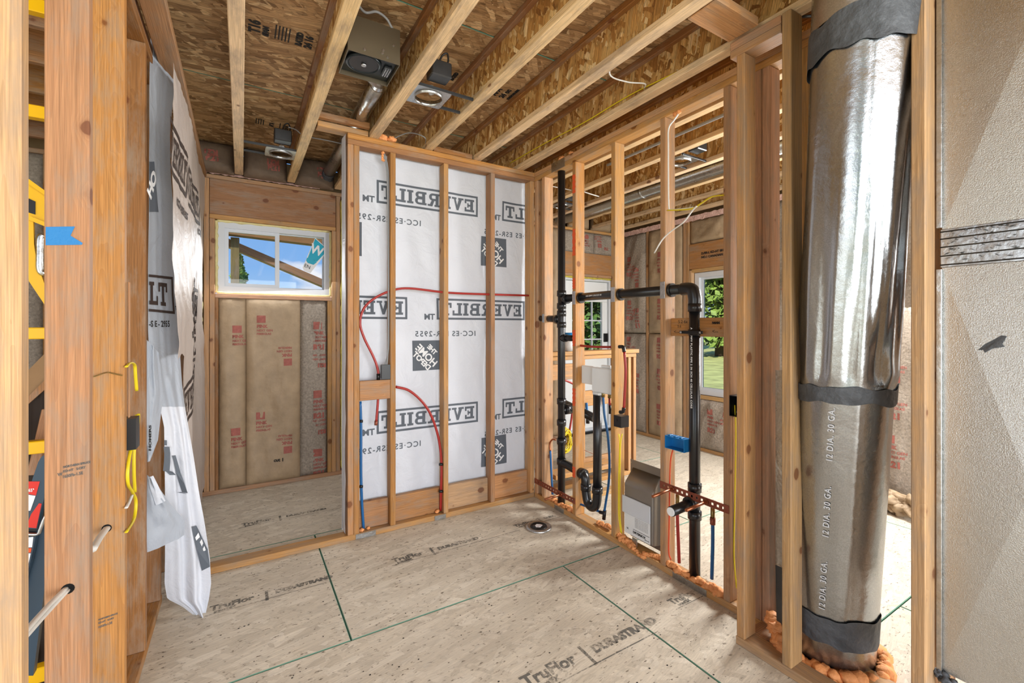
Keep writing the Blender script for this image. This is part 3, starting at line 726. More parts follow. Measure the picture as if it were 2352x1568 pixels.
def pink(x, z, s=1.0, r21=False, mir=False, flip=False, axis=1):
    """logo square, three words, R21"""
    ms = [([Vector((0, 0, 0)), Vector((.07, 0, 0)), Vector((.07, .065, 0)), Vector((0, .065, 0))], [(0, 1, 2, 3)])]
    ms.append(shift(fontmesh('PINK', .038, .002), 0, -.045)); ms.append(shift(fontmesh('NEXT GEN', .026, .001), 0, -.078)); ms.append(shift(fontmesh('FIBERGLAS', .024, .001), 0, -.108))
    if r21: ms.append(shift(fontmesh('R21', .06, .004), 0, -.175))
    m_ = merge(*ms); rot = PI if flip else 0
    return shift(m_, x, z, s, rot, mir)
def r21(x, z, s=.07, flip=False, mir=False): return shift(fontmesh('R21', s, .004), x, z, 1, PI if flip else 0, mir)

wa = struct('wall_window', (.3, 4.69, 0))
Y0, Y1 = YE, YE+D6
bx('sheathing', wa, -4, -.205, Y1+.002, Y1+.014, 0, DECK, M_['sheathing'], 0)
bx('sheathing', wa, .76, 3.63, Y1+.002, Y1+.014, 0, DECK, M_['sheathing'], 0)
bx('sheathing', wa, 4.5, 4.76, Y1+.002, Y1+.014, 0, DECK, M_['sheathing'], 0)
bx('sheathing', wa, -.205, .76, Y1+.002, Y1+.014, 0, 1.745, M_['sheathing'], 0)
bx('sheathing', wa, -.205, .76, Y1+.002, Y1+.014, 2.395, DECK, M_['sheathing'], 0)
bx('sheathing', wa, 3.63, 4.5, Y1+.002, Y1+.014, 2.13, DECK, M_['sheathing'], 0)
lum('bottom_plate', wa, -4, 3.62, Y0, Y1, 0, PL, M_['lumber_plate'])
lum('top_plate', wa, -.455, 3.5, Y0, Y1, 2.736, TOP-.001, M_['lumber'])
lum('top_plate', wa, -4, -.456, Y0, Y1, 2.736, TOP-.001, M_['lumber_brown'])
lum('top_plate', wa, 3.5, 4.75, Y0, Y1, 2.736, TOP-.001, M_['lumber'])
lum('header', wa, -.238, .787, Y0+.004, Y0+.09, 2.43, 2.735, M_['lumber_brown'])
lum('head_board', wa, -.238, .787, Y0, Y1, 2.392, 2.429, M_['lumber'])
lum('king_stud', wa, -.278, -.240, Y0, Y1, PL, 2.735, M_['lumber'])
lum('trimmer_stud', wa, -.237, -.199, Y0, Y1, PL, 2.391, M_['lumber'])
lum('trimmer_stud', wa, .752, .789, Y0, Y1, PL, 2.391, M_['lumber'])
lum('king_stud', wa, .791, .829, Y0, Y1, PL, 2.735, M_['lumber'])
lum('sill_board', wa, -.198, .751, Y0, Y1, 1.706, 1.743, M_['lumber_pink'])
lum('cripple_stud', wa, .712, .750, Y0, Y1, PL, 1.705, M_['lumber'])
lum('cripple_stud', wa, -.198, -.172, Y0, Y1, PL, 1.705, M_['lumber_dark'])
b1 = [('ink_red', pink(-.07, 1.40)), ('ink_red', pink(-.08, .50))]
batt(wa, -.170, .032, PL, 1.705, Y0+.012, 1, 'kraft', .018, prints=b1)
b2 = [('ink_red', pink(.115, 1.49)), ('ink_red', pink(.11, .62)), ('ink_red', pink(.40, 1.16, 1, flip=True)), ('ink_red', pink(.40, .35, 1, flip=True)), ('ink_black', shift(fontmesh('cut 1', .04, .002), .25, .22))]
batt(wa, .034, .47, PL, 1.705, Y0+.005, 2, 'kraft', .022, prints=b2)
b3 = [('ink_red', pink(.585, z, 1.1, True)) for z in (1.43, .77, .16+.05)] + [('ink_red', r21(.70, z, .05, True)) for z in (1.10, .46)] + \
     [('ink_red', shift(fontmesh('NEXT GEN', .024, .001), .70, z, 1, PI)) for z in (1.15, 1.19, .52, .56)]
batt(wa, .472, .711, PL, 1.705, Y0+.03, 3, 'kraft_grey', .02, prints=b3)
batt(wa, .95, 1.32, PL, 2.735, Y0+.02, 4)
for x in (.91, 1.33, 1.74, 2.15, 2.56, 2.97, 3.38, 3.58): lum('stud', wa, x, x+PL, Y0, Y1, PL, 2.735, M_['lumber'])
for i, x in enumerate((1.37, 1.78, 2.19, 2.60, 3.01)): batt(wa, x, x+.368, PL, 2.735, Y0+.02, 5+i, 'kraft_grey' if i % 2 else 'kraft')
batt(wa, 3.42, 3.578, PL, 2.735, Y0+.02, 14)
lum('door_header', wa, 3.62, 4.46, Y0+.004, Y0+.09, 2.17, 2.45, M_['lumber_orange'])
lum('door_head_board', wa, 3.62, 4.54, Y0, Y1, 2.132, 2.168, M_['lumber'])
lum('stud', wa, 4.48, 4.52, Y0, Y1, PL, 2.131, M_['lumber'])
batt(wa, 3.62, 4.14, 2.452, 2.735, Y0+.02, 21, 'kraft_grey', .02, prints=[('ink_red', pink(3.95, 2.64, .9))])
batt(wa, 4.15, 4.50, 2.452, 2.735, Y0+.02, 22, 'kraft_grey', .02, prints=[('ink_red', pink(4.25, 2.60, .9, flip=True)), ('ink_red', r21(4.3, 2.52, .05))])
batt(wa, 4.52, 4.66, PL, 2.735, Y0+.01, 23, 'kraft_dark', .01)
# left room part of this exterior wall
for x in (-.85, -1.26, -1.67, -2.08, -2.49, -2.9): lum('stud', wa, x, x+PL, Y0, Y1, PL, 2.735, M_['lumber_brown'])
for i, x in enumerate((-.81, -1.22, -1.63, -2.04, -2.45)): batt(wa, x, x+.37, PL, 2.735, Y0+.02, 30+i, 'kraft_grey', .03, prints=[('ink_red', pink(x+.1, z)) for z in (1.9, 1.3)])
# rim insulation over the wall, between the joists
ri_ = [(-.44, -.055), (.015, .35), (.42, .755), (.825, 1.155), (1.225, 1.56), (1.63, 1.965), (2.035, 2.395)]
for i, (a, b_) in enumerate(ri_):
    fl = i % 2 == 0
    pr = [('ink_red', r21(a+.27, 2.93, .065, True)), ('ink_red', r21(a+.18, 2.84, .065, False))]
    batt(wa, a, b_, TOP+.002, DECK-.002, Y0-.10, 40+i, 'kraft_dark', .05, prints=pr)
for i, a in enumerate((2.47, 2.86, 3.26, 3.67, 4.07)):
    batt(wa, a, a+.33, TOP+.002, DECK-.002, Y0-.04, 50+i, 'kraft', .03, prints=[('ink_black', shift(fontmesh('R-21', .05, .003), a+.08, 2.86))])
# pink fibre edge lying on the plate
fib = grid('fibre_edge', lambda u, v: Vector((-.26+u*.9, Y0-.005-.02*v+.012*noise.noise(Vector((u*20, v*3, 1))), TOP+.004+.018*math.sin(v*PI)+.01*noise.noise(Vector((u*30, 0, v*3))))), 60, 4, M_['glass_wool'], wa)

we = struct('wall_far', (4.67, 2.5, 0))
bx('sheathing', we, XE+D6+.002, XE+D6+.014, -3.9, 2.60, 0, DECK, M_['sheathing'], 0)
bx('sheathing', we, XE+D6+.002, XE+D6+.014, 3.42, 4.75, 0, DECK, M_['sheathing'], 0)
bx('sheathing', we, XE+D6+.002, XE+D6+.014, 2.60, 3.42, 0, .65, M_['sheathing'], 0)
bx('sheathing', we, XE+D6+.002, XE+D6+.014, 2.60, 3.42, 2.10, DECK, M_['sheathing'], 0)
lum('bottom_plate', we, XE, XE+D6, -3.9, 4.61, 0, PL, M_['lumber'])
lum('top_plate', we, XE, XE+D6, -3.9, 4.61, 2.72, TOP-.001, M_['lumber'])
for y in (3.47, 3.51, 2.51, 2.55): lum('stud', we, XE, XE+D6, y, y+PL, PL, 2.72, M_['lumber'])
lum('trimmer_stud', we, XE, XE+D6, 3.43, 3.468, PL, 2.13, M_['lumber_gold'])
lum('window_header', we, XE+.004, XE+.09, 2.60, 3.468, 2.14, 2.44, M_['lumber_orange'])
lum('window_head_board', we, XE, XE+D6, 2.60, 3.43, 2.10, 2.138, M_['lumber_gold'])
lum('window_sill_board', we, XE, XE+D6, 2.60, 3.43, .61, .648, M_['lumber_gold'])
batt(we, 2.60, 3.46, 2.45, 2.72, XE+.02, 60, 'kraft', .02, 'x')
# writing on this wall reads from inside: y runs right to left
def fx(m_, y, z, s=1.0, rot=0): return shift(m_, y, z, s, rot, True)
def pinkx(y, z, s=1.0, flip=False, dk=True):
    ms = merge(([Vector((0, 0, 0)), Vector((.07, 0, 0)), Vector((.07, .065, 0)), Vector((0, .065, 0))], [(0, 1, 2, 3)]),
               shift(fontmesh('PINK', .038, .002), 0, -.045), shift(fontmesh('NEXT GEN', .03, .001), 0, -.085), shift(fontmesh('FIBERGLAS', .028, .001), 0, -.122), shift(fontmesh('R21', .07, .004), 0, -.20))
    return fx(ms, y, z, s, PI if flip else 0)
bxs = [(4.13, 4.56, 'kraft_grey'), (3.56, 4.09, 'kraft')]
for y0_, y1_, mt in bxs:
    yy = (y0_+y1_)/2
    pr = []
    for z in (2.35, 1.75, 1.25, .85, .4): pr.append(('ink_red', pinkx(yy+.10, z)))
    for z in (2.05, 1.5, .62): pr.append(('ink_red', pinkx(yy-.12, z, 1, True)))
    batt(we, y0_, y1_, PL, 1.36, XE+.01, 70+yy, mt, .03, 'x', [p_ for p_ in pr if p_[1][0] and max(v[1] for v in p_[1][0]) < 1.34])
    batt(we, y0_, y1_, 1.37, 2.72, XE+.01, 71+yy, mt, .03, 'x', [p_ for p_ in pr if min(v[1] for v in p_[1][0]) > 1.38])
lum('stud', we, XE, XE+D6, 4.095, 4.13, PL, 2.72, M_['lumber'])
batt(we, 2.60, 3.42, PL, .61, XE+.01, 80, 'kraft_grey', .03, 'x', [('ink_red', pinkx(3.2, .45)), ('ink_red', pinkx(2.9, .3, 1, True))])
y = 2.47
k = 0
while y > .3:
    lum('stud', we, XE, XE+D6, y-.41, y-.41+PL, PL, 2.72, M_['lumber'])
    batt(we, y-.37, y, PL, 2.72, XE+.01, 90+k, 'kraft_dark' if k % 2 else 'kraft_grey', .03, 'x', [('ink_red', pinkx(y-.1, z)) for z in (1.9, 1.2, .9, .5)])
    y -= .41; k += 1
for y in [ -.2-.41*i for i in range(9)]: lum('stud', we, XE, XE+D6, y, y+PL, PL, 2.72, M_['lumber'])
for y in [ .2-.41*i for i in range(9)]: bx('sheathing', we, XE+.10, XE+.11, y-.37, y, PL, 2.72, M_['kraft'], 0)
grid('fibre_edge', lambda u, v: Vector((XE-.01-.03*v+.012*noise.noise(Vector((u*40, v*3, 1))), 2.0+u*2.5, TOP-.06+.055*v+.01*noise.noise(Vector((u*60, 0, v*3))))), 80, 4, M_['glass_wool'], we)
# left room outer wall, only glimpsed
wo_ = struct('wall_west', (-4, 0, 0))
bx('sheathing', wo_, -4.06, -4.04, 1.6, 4.75, 0, DECK, M_['sheathing'], 0)
batt(wo_, 1.7, 4.5, .04, 2.7, -3.95, 95, 'kraft', .02, 'x')

# ------------------------------------------------------------------ windows and door
w1 = struct('window_1', (.28, 4.69, 1.75))
def frame_rect(parent, name, x0, x1, z0, z1, y0, y1, t, mat, ax='y'):
    """four-sided frame as one mesh"""
    vs, fs, = [], []
    def add(a0, a1, c0, c1):
        b_ = len(vs)
        for (a, c) in ((a0, c0), (a1, c0), (a1, c1), (a0, c1)):
            for d in (y0, y1): vs.append((a, d, c) if ax == 'y' else (d, a, c))
        fs.extend([tuple(b_+i for i in q) for q in ((0, 2, 4, 6), (7, 5, 3, 1), (0, 1, 3, 2), (2, 3, 5, 4), (4, 5, 7, 6), (6, 7, 1, 0))])
    add(x0, x0+t, z0, z1); add(x1-t, x1, z0, z1); add(x0+t, x1-t, z0, z0+t); add(x0+t, x1-t, z1-t, z1)
    return centred(name, vs, fs, mat, parent)
wx0, wx1, wz0, wz1 = -.185, .742, 1.758, 2.382
frame_rect(w1, 'window_frame', wx0, wx1, wz0, wz1, Y0+.045, Y0+.125, .055, M_['vinyl_white'])
sash = frame_rect(w1, 'sash', wx0+.05, .30, wz0+.05, wz1-.05, Y0+.06, Y0+.09, .035, M_['vinyl_white'])
bx('pane', sash, wx0+.085, .265, Y0+.073, Y0+.077, wz0+.085, wz1-.085, M_['glass'], 0)
sash2 = frame_rect(w1, 'sash', .285, wx1-.045, wz0+.045, wz1-.045, Y0+.092, Y0+.115, .018, M_['vinyl_white'])
pane2 = bx('pane', sash2, .30, wx1-.063, Y0+.102, Y0+.106, wz0+.063, wz1-.063, M_['glass'], 0)
def beadrow(parent, name, p, q, r, mat, n=40, rough=.3, flat=1.0):
    p, q = Vector(p), Vector(q); pts = []; R = []
    sd = random.random()*99
    for i in range(n+1):
        t_ = i/n
        pts.append(p.lerp(q, t_)+Vector([.35*r*noise.noise(Vector((t_*n*.35, k*9+sd, 0))) for k in range(3)]))
        R.append(r*(1+rough*2*noise.noise(Vector((t_*n*.4, sd, 5)))))
    vs, fs = sweep(pts, R, 8, flat)
    return centred(name, vs, fs, M_[mat], parent, True)
fw = .012
for a, b_ in (((wx0-.004, wz0-.004), (wx0-.004, wz1+.004)), ((wx1+.004, wz0-.004), (wx1+.004, wz1+.004)), ((wx0, wz0-.006), (wx1, wz0-.006)), ((wx0, wz1+.004), (wx1, wz1+.004))):
    beadrow(w1, 'foam_seal', (a[0], Y0+.045, a[1]), (b_[0], Y0+.045, b_[1]), fw, 'foam_cream', 46)
w2 = struct('window_2', (4.67, 3.0, .65))
frame_rect(w2, 'window_frame', 2.61, 3.42, .655, 2.095, XE+.05, XE+.13, .055, M_['vinyl_white'], 'x')
s1_ = frame_rect(w2, 'sash', 2.66, 3.37, .70, 1.38, XE+.06, XE+.09, .04, M_['vinyl_white'], 'x')
bx('pane', s1_, XE+.073, XE+.077, 2.70, 3.33, .74, 1.345, M_['glass'], 0)
s2_ = frame_rect(w2, 'sash', 2.66, 3.37, 1.35, 2.05, XE+.09, XE+.12, .035, M_['vinyl_white'], 'x')
bx('pane', s2_, XE+.10, XE+.104, 2.69, 3.34, 1.38, 2.02, M_['glass'], 0)
d1 = struct('door_1', (4.05, 4.7, 0))
frame_rect(d1, 'door_frame', 3.635, 4.47, .03, 2.115, Y0+.04, Y0+.13, .035, M_['vinyl_white'])
bx('threshold', d1, 3.63, 4.475, Y0-.01, Y0+.13, .0, .03, M_['plastic_black'])
dl = bx('door_leaf', d1, 3.672, 4.433, Y0+.07, Y0+.11, .032, 1.02, M_['white_plastic'])
bx('door_top_rail', dl, 3.672, 4.433, Y0+.07, Y0+.11, 1.80, 2.075, M_['white_plastic'])
bx('door_stile', dl, 3.672, 3.80, Y0+.07, Y0+.11, 1.021, 1.799, M_['white_plastic'])
bx('door_stile', dl, 4.34, 4.433, Y0+.07, Y0+.11, 1.021, 1.799, M_['white_plastic'])
for i in range(3):
    for j in range(3):
        a = 3.80+i*.18; c = 1.02+j*.26
        bx('pane', dl, a+.008, a+.172, Y0+.088, Y0+.092, c+.008, c+.252, M_['glass'], 0)
for i in (1, 2): bx('muntin', dl, 3.80+i*.18-.009, 3.80+i*.18+.009, Y0+.078, Y0+.102, 1.021, 1.799, M_['vinyl_white'])
for j in (1, 2): bx('muntin', dl, 3.80, 4.34, Y0+.0785, Y0+.1015, 1.02+j*.26-.009, 1.02+j*.26+.009, M_['vinyl_white'])
lock = bx('keypad_lock', dl, 4.36, 4.42, Y0+.04, Y0+.069, 1.24, 1.36, M_['plastic_black'])
beadrow(d1, 'foam_seal', (3.628, Y0+.04, .1), (3.628, Y0+.04, 2.1), .014, 'foam_yellow', 60)
beadrow(d1, 'foam_seal', (3.63, Y0+.04, 2.122), (4.47, Y0+.04, 2.122), .014, 'foam_yellow', 40)
# ================================================================== THINGS
# ------------------------------------------------------------------ house wrap behind the back partition
YB = YW+D4+.006
wrap = thing('house_wrap', 'big white printed house wrap sheet stapled behind the back partition studs', 'house wrap', (1.38, YB, .1))
wx_a, wx_b, wz_a, wz_b = .596, 2.136, .04, TOP-.05
def bsurf(x, z):
    q = Vector((x*1.3-z*.55, z*.5+x*.6, 2.2))
    d = .012*noise.noise(q*3.0)+.006*noise.noise(Vector((x*9+z*3, z*2.6, 7)))+.0025*noise.noise(Vector((x*22+z*12, z*8, 1)))
    low = max(0, (1.1-z)/1.1); d += low*.008*math.sin(x*34+z*14)*noise.noise(Vector((x*4, z*3, 3)))*2
    return Vector((x, YB+.022+d, z))
sheet = grid('sheet', lambda u, v: bsurf(wx_a+u*(wx_b-wx_a), wz_a+v*(wz_b-wz_a)), 90, 130, M_['wrap_white'], wrap)
def fold(u, v):
    z = wz_a+.02+v*(wz_b-.03)
    a = .62-.022*u-.012*noise.noise(Vector((z*3, u*2, 4)))
    return Vector((.604-.006-.012*abs(noise.noise(Vector((z*2.4, u*2, 9)))), YW-.012+u*(D4+.035), z-.02*0)) 
grid('folded_edge', fold, 5, 90, M_['wrap_white'], wrap)
def bd(name, m_, mat='ink_wrap'): decal(name, m_, lambda x, z: bsurf(x, z)+Vector((0, -.0025, 0)), M_[mat], sheet, .045)
def bpx(x, y): p = onY(x, y, YB+.02); return p.x, p.z
def mirrored_at(m_, xr, z0): return shift(m_, xr, z0, 1, 0, True)
LH = .235; LWD = .99
def everbilt(xr, z0, w=None, h=None):
    w = w or LWD; h = h or LH
    bd('printed_text', clipx(mirrored_at(slablogo('EVERBILT', w, h), xr, z0), wx_a+.02, wx_b-.005))
    bd('printed_text', clipx(mirrored_at(fontmesh('TM', .062, .002), xr-w-.015, z0), wx_a+.02, wx_b-.005))
    bd('printed_text', clipx(mirrored_at(fontmesh('ICC\u00b7ES ESR-2955', .058, .001, 1.25), xr-.62*w*.95+0.0, z0-.13), wx_a+.02, wx_b-.005))
def clipx(m_, a, b_):
    vs, fs = m_
    keep = [f for f in fs if all(a <= vs[i][0] <= b_ for i in f)]
    part = [f for f in fs if f not in keep and any(a <= vs[i][0] <= b_ for i in f)]
    vs = [Vector(v) for v in vs]
    if part:
        for f in part:
            nb = len(vs)
            for i in f: vs.append(Vector((min(max(vs[i][0], a), b_), vs[i][1], 0)))
            keep.append(tuple(range(nb, nb+len(f))))
    return vs, keep
x1_, z1_ = bpx(1097, 498.6); x0_, zt_ = bpx(865, 466)
LWD = x1_-x0_; LH = bpx(1097, 452)[1]-z1_
everbilt(x1_, z1_); everbilt(x1_+1.285*LWD, z1_)
x2_, z2_ = bpx(936, 733); everbilt(x2_, z2_, LWD, LH); everbilt(x2_+1.285*LWD, z2_, LWD, LH)
x3_, z3_ = bpx(1097, 968); everbilt(x1_, z3_); everbilt(x1_+1.285*LWD, z3_)
def homesq(xr, z0, s):
    """grey square with three diagonal lines of white letters"""
    bd('printed_logo', clipx(mirrored_at(squarelogo(s), xr, z0), wx_a+.02, wx_b-.005))
    ms = []
    for txt, sz, d in (('THE', .19, .27), ('HOME', .29, .0), ('DEPOT', .22, -.25)):
        m_ = fontmesh(txt, sz*s*1.15, .0022, .95, 'CENTER')
        m_ = shift(m_, 0, -sz*s*.42)
        ca = PI/4
        cx_, cy_ = s/2-d*s*math.sin(ca), s/2+d*s*math.cos(ca)
        ms.append(shift(m_, cx_, cy_, 1, ca))
    mm_ = mirrored_at(merge(*ms), xr, z0)
    decal('printed_text', clipx(mm_, wx_a+.02, wx_b-.005), lambda x, z: bsurf(x, z)+Vector((0, -.004, 0)), M_['ink_white'], sheet, .045)
for (xa, ya, xb, yb) in ((1105, 543, 1163, 614), (947, 778, 1012, 848), (1105, 1008, 1163, 1062)):
    xr, zb_ = bpx(xb, yb); xl, _ = bpx(xa, ya); s = xr-xl
    homesq(xr, zb_, s)
xr, zb_ = bpx(831, 588); homesq(xr, zb_, s)

# ------------------------------------------------------------------ wrap on the left wall: main sheet and torn hanging flap
wl2 = thing('house_wrap', 'pale printed house wrap sheet covering the left wall studs up to the window wall', 'house wrap', (-.28, 3.8, .1))
def lsurf(y, z):
    d = .030*noise.noise(Vector((y*1.7, z*.9, 3)))+.012*noise.noise(Vector((y*5+z*2, z*2.2, 8)))+.006*noise.noise(Vector((y*13+z*9, z*7, 1)))
    mid = math.exp(-((y-3.5)/.35)**2)*math.exp(-((z-1.7)/.5)**2)
    d += mid*(.018*abs(noise.noise(Vector((y*24+z*5, z*4, 2))))+.02)
    return Vector((-.285+d+.012, y, z))
y_a, y_b = 2.64, 4.56
ls = grid('sheet', lambda u, v: lsurf(y_a+u*(y_b-y_a), .10+v*(2.61)+ (1-v)*.04*math.sin(u*19)), 90, 120, M_['wrap_pinkish'], wl2, keep=lambda u, v: v > .46 or u > .165)
def ld(m_): decal('printed_text', m_, lambda y, z: lsurf(y, z)+Vector((.0035, 0, 0)), M_['ink_dark'], ls, .04)
def lp(x, y): p = onX(x, y, -.28); return p.y, p.z
# logos read away from the camera, tilted as the sheet hangs
for (xa, ya, w, rot) in ((385, 375, .62, .0), (424, 470, .62, .0), (434, 745, .5, .03), (421, 985, .58, .18)):
    yy, zz = lp(xa, ya); ld(shift(slablogo('EVERBILT', w, .235), yy, zz, 1, rot))
for (xa, ya, tx, sz, rot) in ((405, 470, 'ICC\u00b7ES ESR-2955', .055, 0), (445, 535, 'ICC\u00b7ES ESR', .05, 0), (430, 775, 'ESR', .05, 0), (437, 860, 'HOMERS', .16, 1.57)):
    yy, zz = lp(xa, ya); ld(shift(fontmesh(tx, sz, .003), yy, zz, 1, rot))

rowsF = [(52, 348, 356, 2.66, 2.70), (75, 346, 384, 2.66, 2.8), (110, 345, 398, 2.66, 2.86), (140, 344, 403, 2.66, 2.9), (146, 344, 408, 2.66, 2.9), (200, 343, 401, 2.66, 2.9), (300, 343, 390, 2.66, 2.9), (400, 342, 392, 2.66, 2.9), (500, 342, 400, 2.66, 2.92), (600, 340, 401, 2.66, 2.92),
         (640, 340, 403, 2.66, 2.9), (680, 340, 405, 2.66, 2.88), (715, 340, 408, 2.66, 2.88), (760, 340, 411, 2.64, 2.86), (820, 343, 414, 2.64, 2.85), (880, 352, 418, 2.66, 2.84), (930, 366, 424, 2.70, 2.83), (980, 377, 433, 2.74, 2.82), (1050, 378, 445, 2.76, 2.80),
         (1130, 379, 457, 2.78, 2.78), (1200, 379, 470, 2.79, 2.77), (1280, 379, 482, 2.80, 2.76), (1340, 378, 485, 2.80, 2.75), (1375, 384, 480, 2.80, 2.74), (1392, 418, 476, 2.78, 2.74), (1412, 444, 472, 2.76, 2.74), (1421, 452, 468, 2.75, 2.74)]
def fsurf(u, py):
    py = min(max(py, rowsF[0][0]), rowsF[-1][0])
    for i in range(len(rowsF)-1):
        if rowsF[i+1][0] >= py: break
    a, b_ = rowsF[i], rowsF[i+1]; t_ = (py-a[0])/(b_[0]-a[0])
    L = onY(a[1]+(b_[1]-a[1])*t_, py, a[3]+(b_[3]-a[3])*t_); R = onY(a[2]+(b_[2]-a[2])*t_, py, a[4]+(b_[4]-a[4])*t_)
    p = L.lerp(R, u)
    am = .5+.5*min(1, max(0, (py-500)/500))
    d = am*math.sin(u*PI)*(.030*noise.noise(Vector((u*2.4, py*.0018, 3)))+.022*noise.noise(Vector((u*6, py*.003, 7))))
    if py > 860: d += .028*math.exp(-((u-.58-.00012*(py-860))/.10)**2)
    return p+Vector((.3*d, -d, 0))
flap = thing('wrap_flap', 'torn flap of house wrap hanging from ceiling height to the floor at the left studs', 'house wrap', fsurf(.5, 1400))
def fl(u, v):
    k = v*(len(rowsF)-1); i = min(int(k), len(rowsF)-2); f_ = k-i
    return fsurf(u, rowsF[i][0]+(rowsF[i+1][0]-rowsF[i][0])*f_)
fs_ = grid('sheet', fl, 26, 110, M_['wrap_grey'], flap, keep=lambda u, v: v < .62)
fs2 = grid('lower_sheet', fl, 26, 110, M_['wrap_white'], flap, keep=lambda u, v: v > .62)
def fd(m_, mat='ink_dark', o=fs_): decal('printed_text', m_, lambda u, y: fsurf(u, y)+Vector((.0022, -.005, 0)), M_[mat], o, .06)
def fscale(m_, x0, y0, sx, sy): return [Vector((x0+v[0]*sx, y0-v[1]*sy, 0)) for v in m_[0]], m_[1]
lt = [rect(0, .93, 1, 1), rect(0, 0, 1, .07), rect(.93, .07, 1, .93)]
for ch, x in (('L', .02), ('T', .38)):
    for p_ in GL[ch][1]: lt.append([(x+a*.40, .19+b_*.62) for a, b_ in p_])
vs, fs = [], []
for p_ in lt: fs.append(tuple(range(len(vs), len(vs)+len(p_)))); vs += [Vector((a, b_, 0)) for a, b_ in p_]
def cutgrid(m_, sx=.05, sy=.1): return m_
decal('printed_text', (vs, fs), lambda a, b_: fsurf(.02+a*.86, 715-b_*85+6*a)+Vector((.0022, -.006, 0)), M_['ink_dark'], fs_, .1)
t1 = fontmesh('-S E - 2955', .22, .006, 1.1)
decal('printed_text', t1, lambda a, b_: fsurf(.03+a*.60, 750-b_*88)+Vector((.0022, -.006, 0)), M_['ink_black'], fs_, .1)
t1 = fontmesh('TM', .22, .006, 1.0)
decal('printed_text', t1, lambda a, b_: fsurf(.9+a*.3, 712-b_*60)+Vector((.0022, -.006, 0)), M_['ink_dark'], fs_, .1)
decal('printed_logo', ([Vector((0, 0, 0)), Vector((1, 0, 0)), Vector((.55, 1, 0)), Vector((0, 1, 0))], [(0, 1, 2, 3)]), lambda a, b_: fsurf(.02+a*.34, 487-b_*115)+Vector((.0022, -.006, 0)), M_['ink_wrap'], fs_, .2)
t1 = fontmesh('HO', .6, .03, .9)
decal('printed_text', shift(t1, 0, 0, 1, .9), lambda a, b_: fsurf(.06+a*.45, 460-b_*75)+Vector((.0024, -.010, 0)), M_['ink_white'], fs_, .1)
# printed strokes on the white tail
T_ = [(v[0], v[1]) for v in [(0, 0), (1, 0)]]
def strip(pts, hw, mat='ink_wrap'):
    vs = []
    for u, y in pts: vs += [fsurf(u-hw, y)+Vector((.002, -.006, 0)), fsurf(u+hw, y)+Vector((.002, -.006, 0))]
    centred('printed_text', vs, [(2*k, 2*k+1, 2*k+3, 2*k+2) for k in range(len(pts)-1)], M_[mat], fs2)
strip([(.30, 1045), (.36, 1062), (.42, 1085), (.50, 1110), (.56, 1130)], .07)
strip([(.03, 1010), (.03, 1022)], .05); strip([(.06, 1025), (.08, 1040), (.07, 1060), (.04, 1080)], .10)
strip([(.03, 1080), (.13, 1082), (.24, 1090)], .1)
strip([(.40, 1130), (.55, 1132)], .07)
vs = [fsurf(u, y)+Vector((.002, -.006, 0)) for u, y in ((.62, 1205), (.78, 1207), (.97, 1260), (.985, 1300), (.80, 1310), (.70, 1258))]
centred('printed_logo', vs, [tuple(range(6))], M_['ink_wrap'], fs2)
for (a, b_, c_, d_) in (((.70, 1232), (.80, 1222), (.82, 1232), (.72, 1240)), ((.76, 1250), (.86, 1236), (.88, 1246), (.79, 1262)), ((.74, 1262), (.80, 1268), (.90, 1252), (.92, 1262))):
    centred('printed_text', [fsurf(u, y)+Vector((.003, -.009, 0)) for u, y in (a, b_, c_, d_)], [(0, 1, 2, 3)], M_['ink_white'], fs2)
# twisted piece crossing low, and the narrow strip at its left
def quadsheet(name, parent, A, B, mat, nu=14, nv=14, amp=.02, seed=0):
    """A: left edge points, B: right edge points"""
    def fn(u, v):
        def ev(P):
            k = v*(len(P)-1); i = min(int(k), len(P)-2); return Vector(P[i]).lerp(Vector(P[i+1]), k-i)
        p = ev(A).lerp(ev(B), u)
        d = amp*math.sin(PI*u)*(noise.noise(Vector((u*3, v*3, seed)))+.5*noise.noise(Vector((u*8, v*5, seed))))+amp*.5*math.sin(u*PI)
        return p+Vector((.2*d, -d, 0))
    return grid(name, fn, nu, nv, M_[mat], parent)
g = thing('wrap_flap', 'small twisted grey scrap of house wrap tied low beside the dark left stud', 'house wrap', onY(380, 1250, 2.62))
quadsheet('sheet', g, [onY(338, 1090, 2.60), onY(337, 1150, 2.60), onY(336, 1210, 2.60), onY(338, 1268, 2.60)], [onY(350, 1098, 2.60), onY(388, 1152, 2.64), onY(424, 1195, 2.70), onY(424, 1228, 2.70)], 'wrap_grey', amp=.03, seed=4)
quadsheet('sheet', g, [onY(340, 1095, 2.585), onY(346, 1125, 2.585), onY(358, 1160, 2.60)], [onY(352, 1092, 2.59), onY(366, 1120, 2.59), onY(380, 1150, 2.62)], 'wrap_white', 8, 8, .01, 2)
g = thing('wrap_strip', 'narrow bluish strip of house wrap between the dark left stud and the torn flap', 'house wrap', onY(350, 1060, 2.62))
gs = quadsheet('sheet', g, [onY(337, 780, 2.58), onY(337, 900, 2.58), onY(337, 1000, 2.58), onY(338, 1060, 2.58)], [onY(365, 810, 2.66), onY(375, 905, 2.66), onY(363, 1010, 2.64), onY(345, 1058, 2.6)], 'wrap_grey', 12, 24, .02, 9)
decal('printed_text', shift(fontmesh('HOMERS', .036, .002), 0, 0), lambda a, b_: onY(343-b_*200+4, 1035-a*420, 2.565), M_['ink_black'], gs)

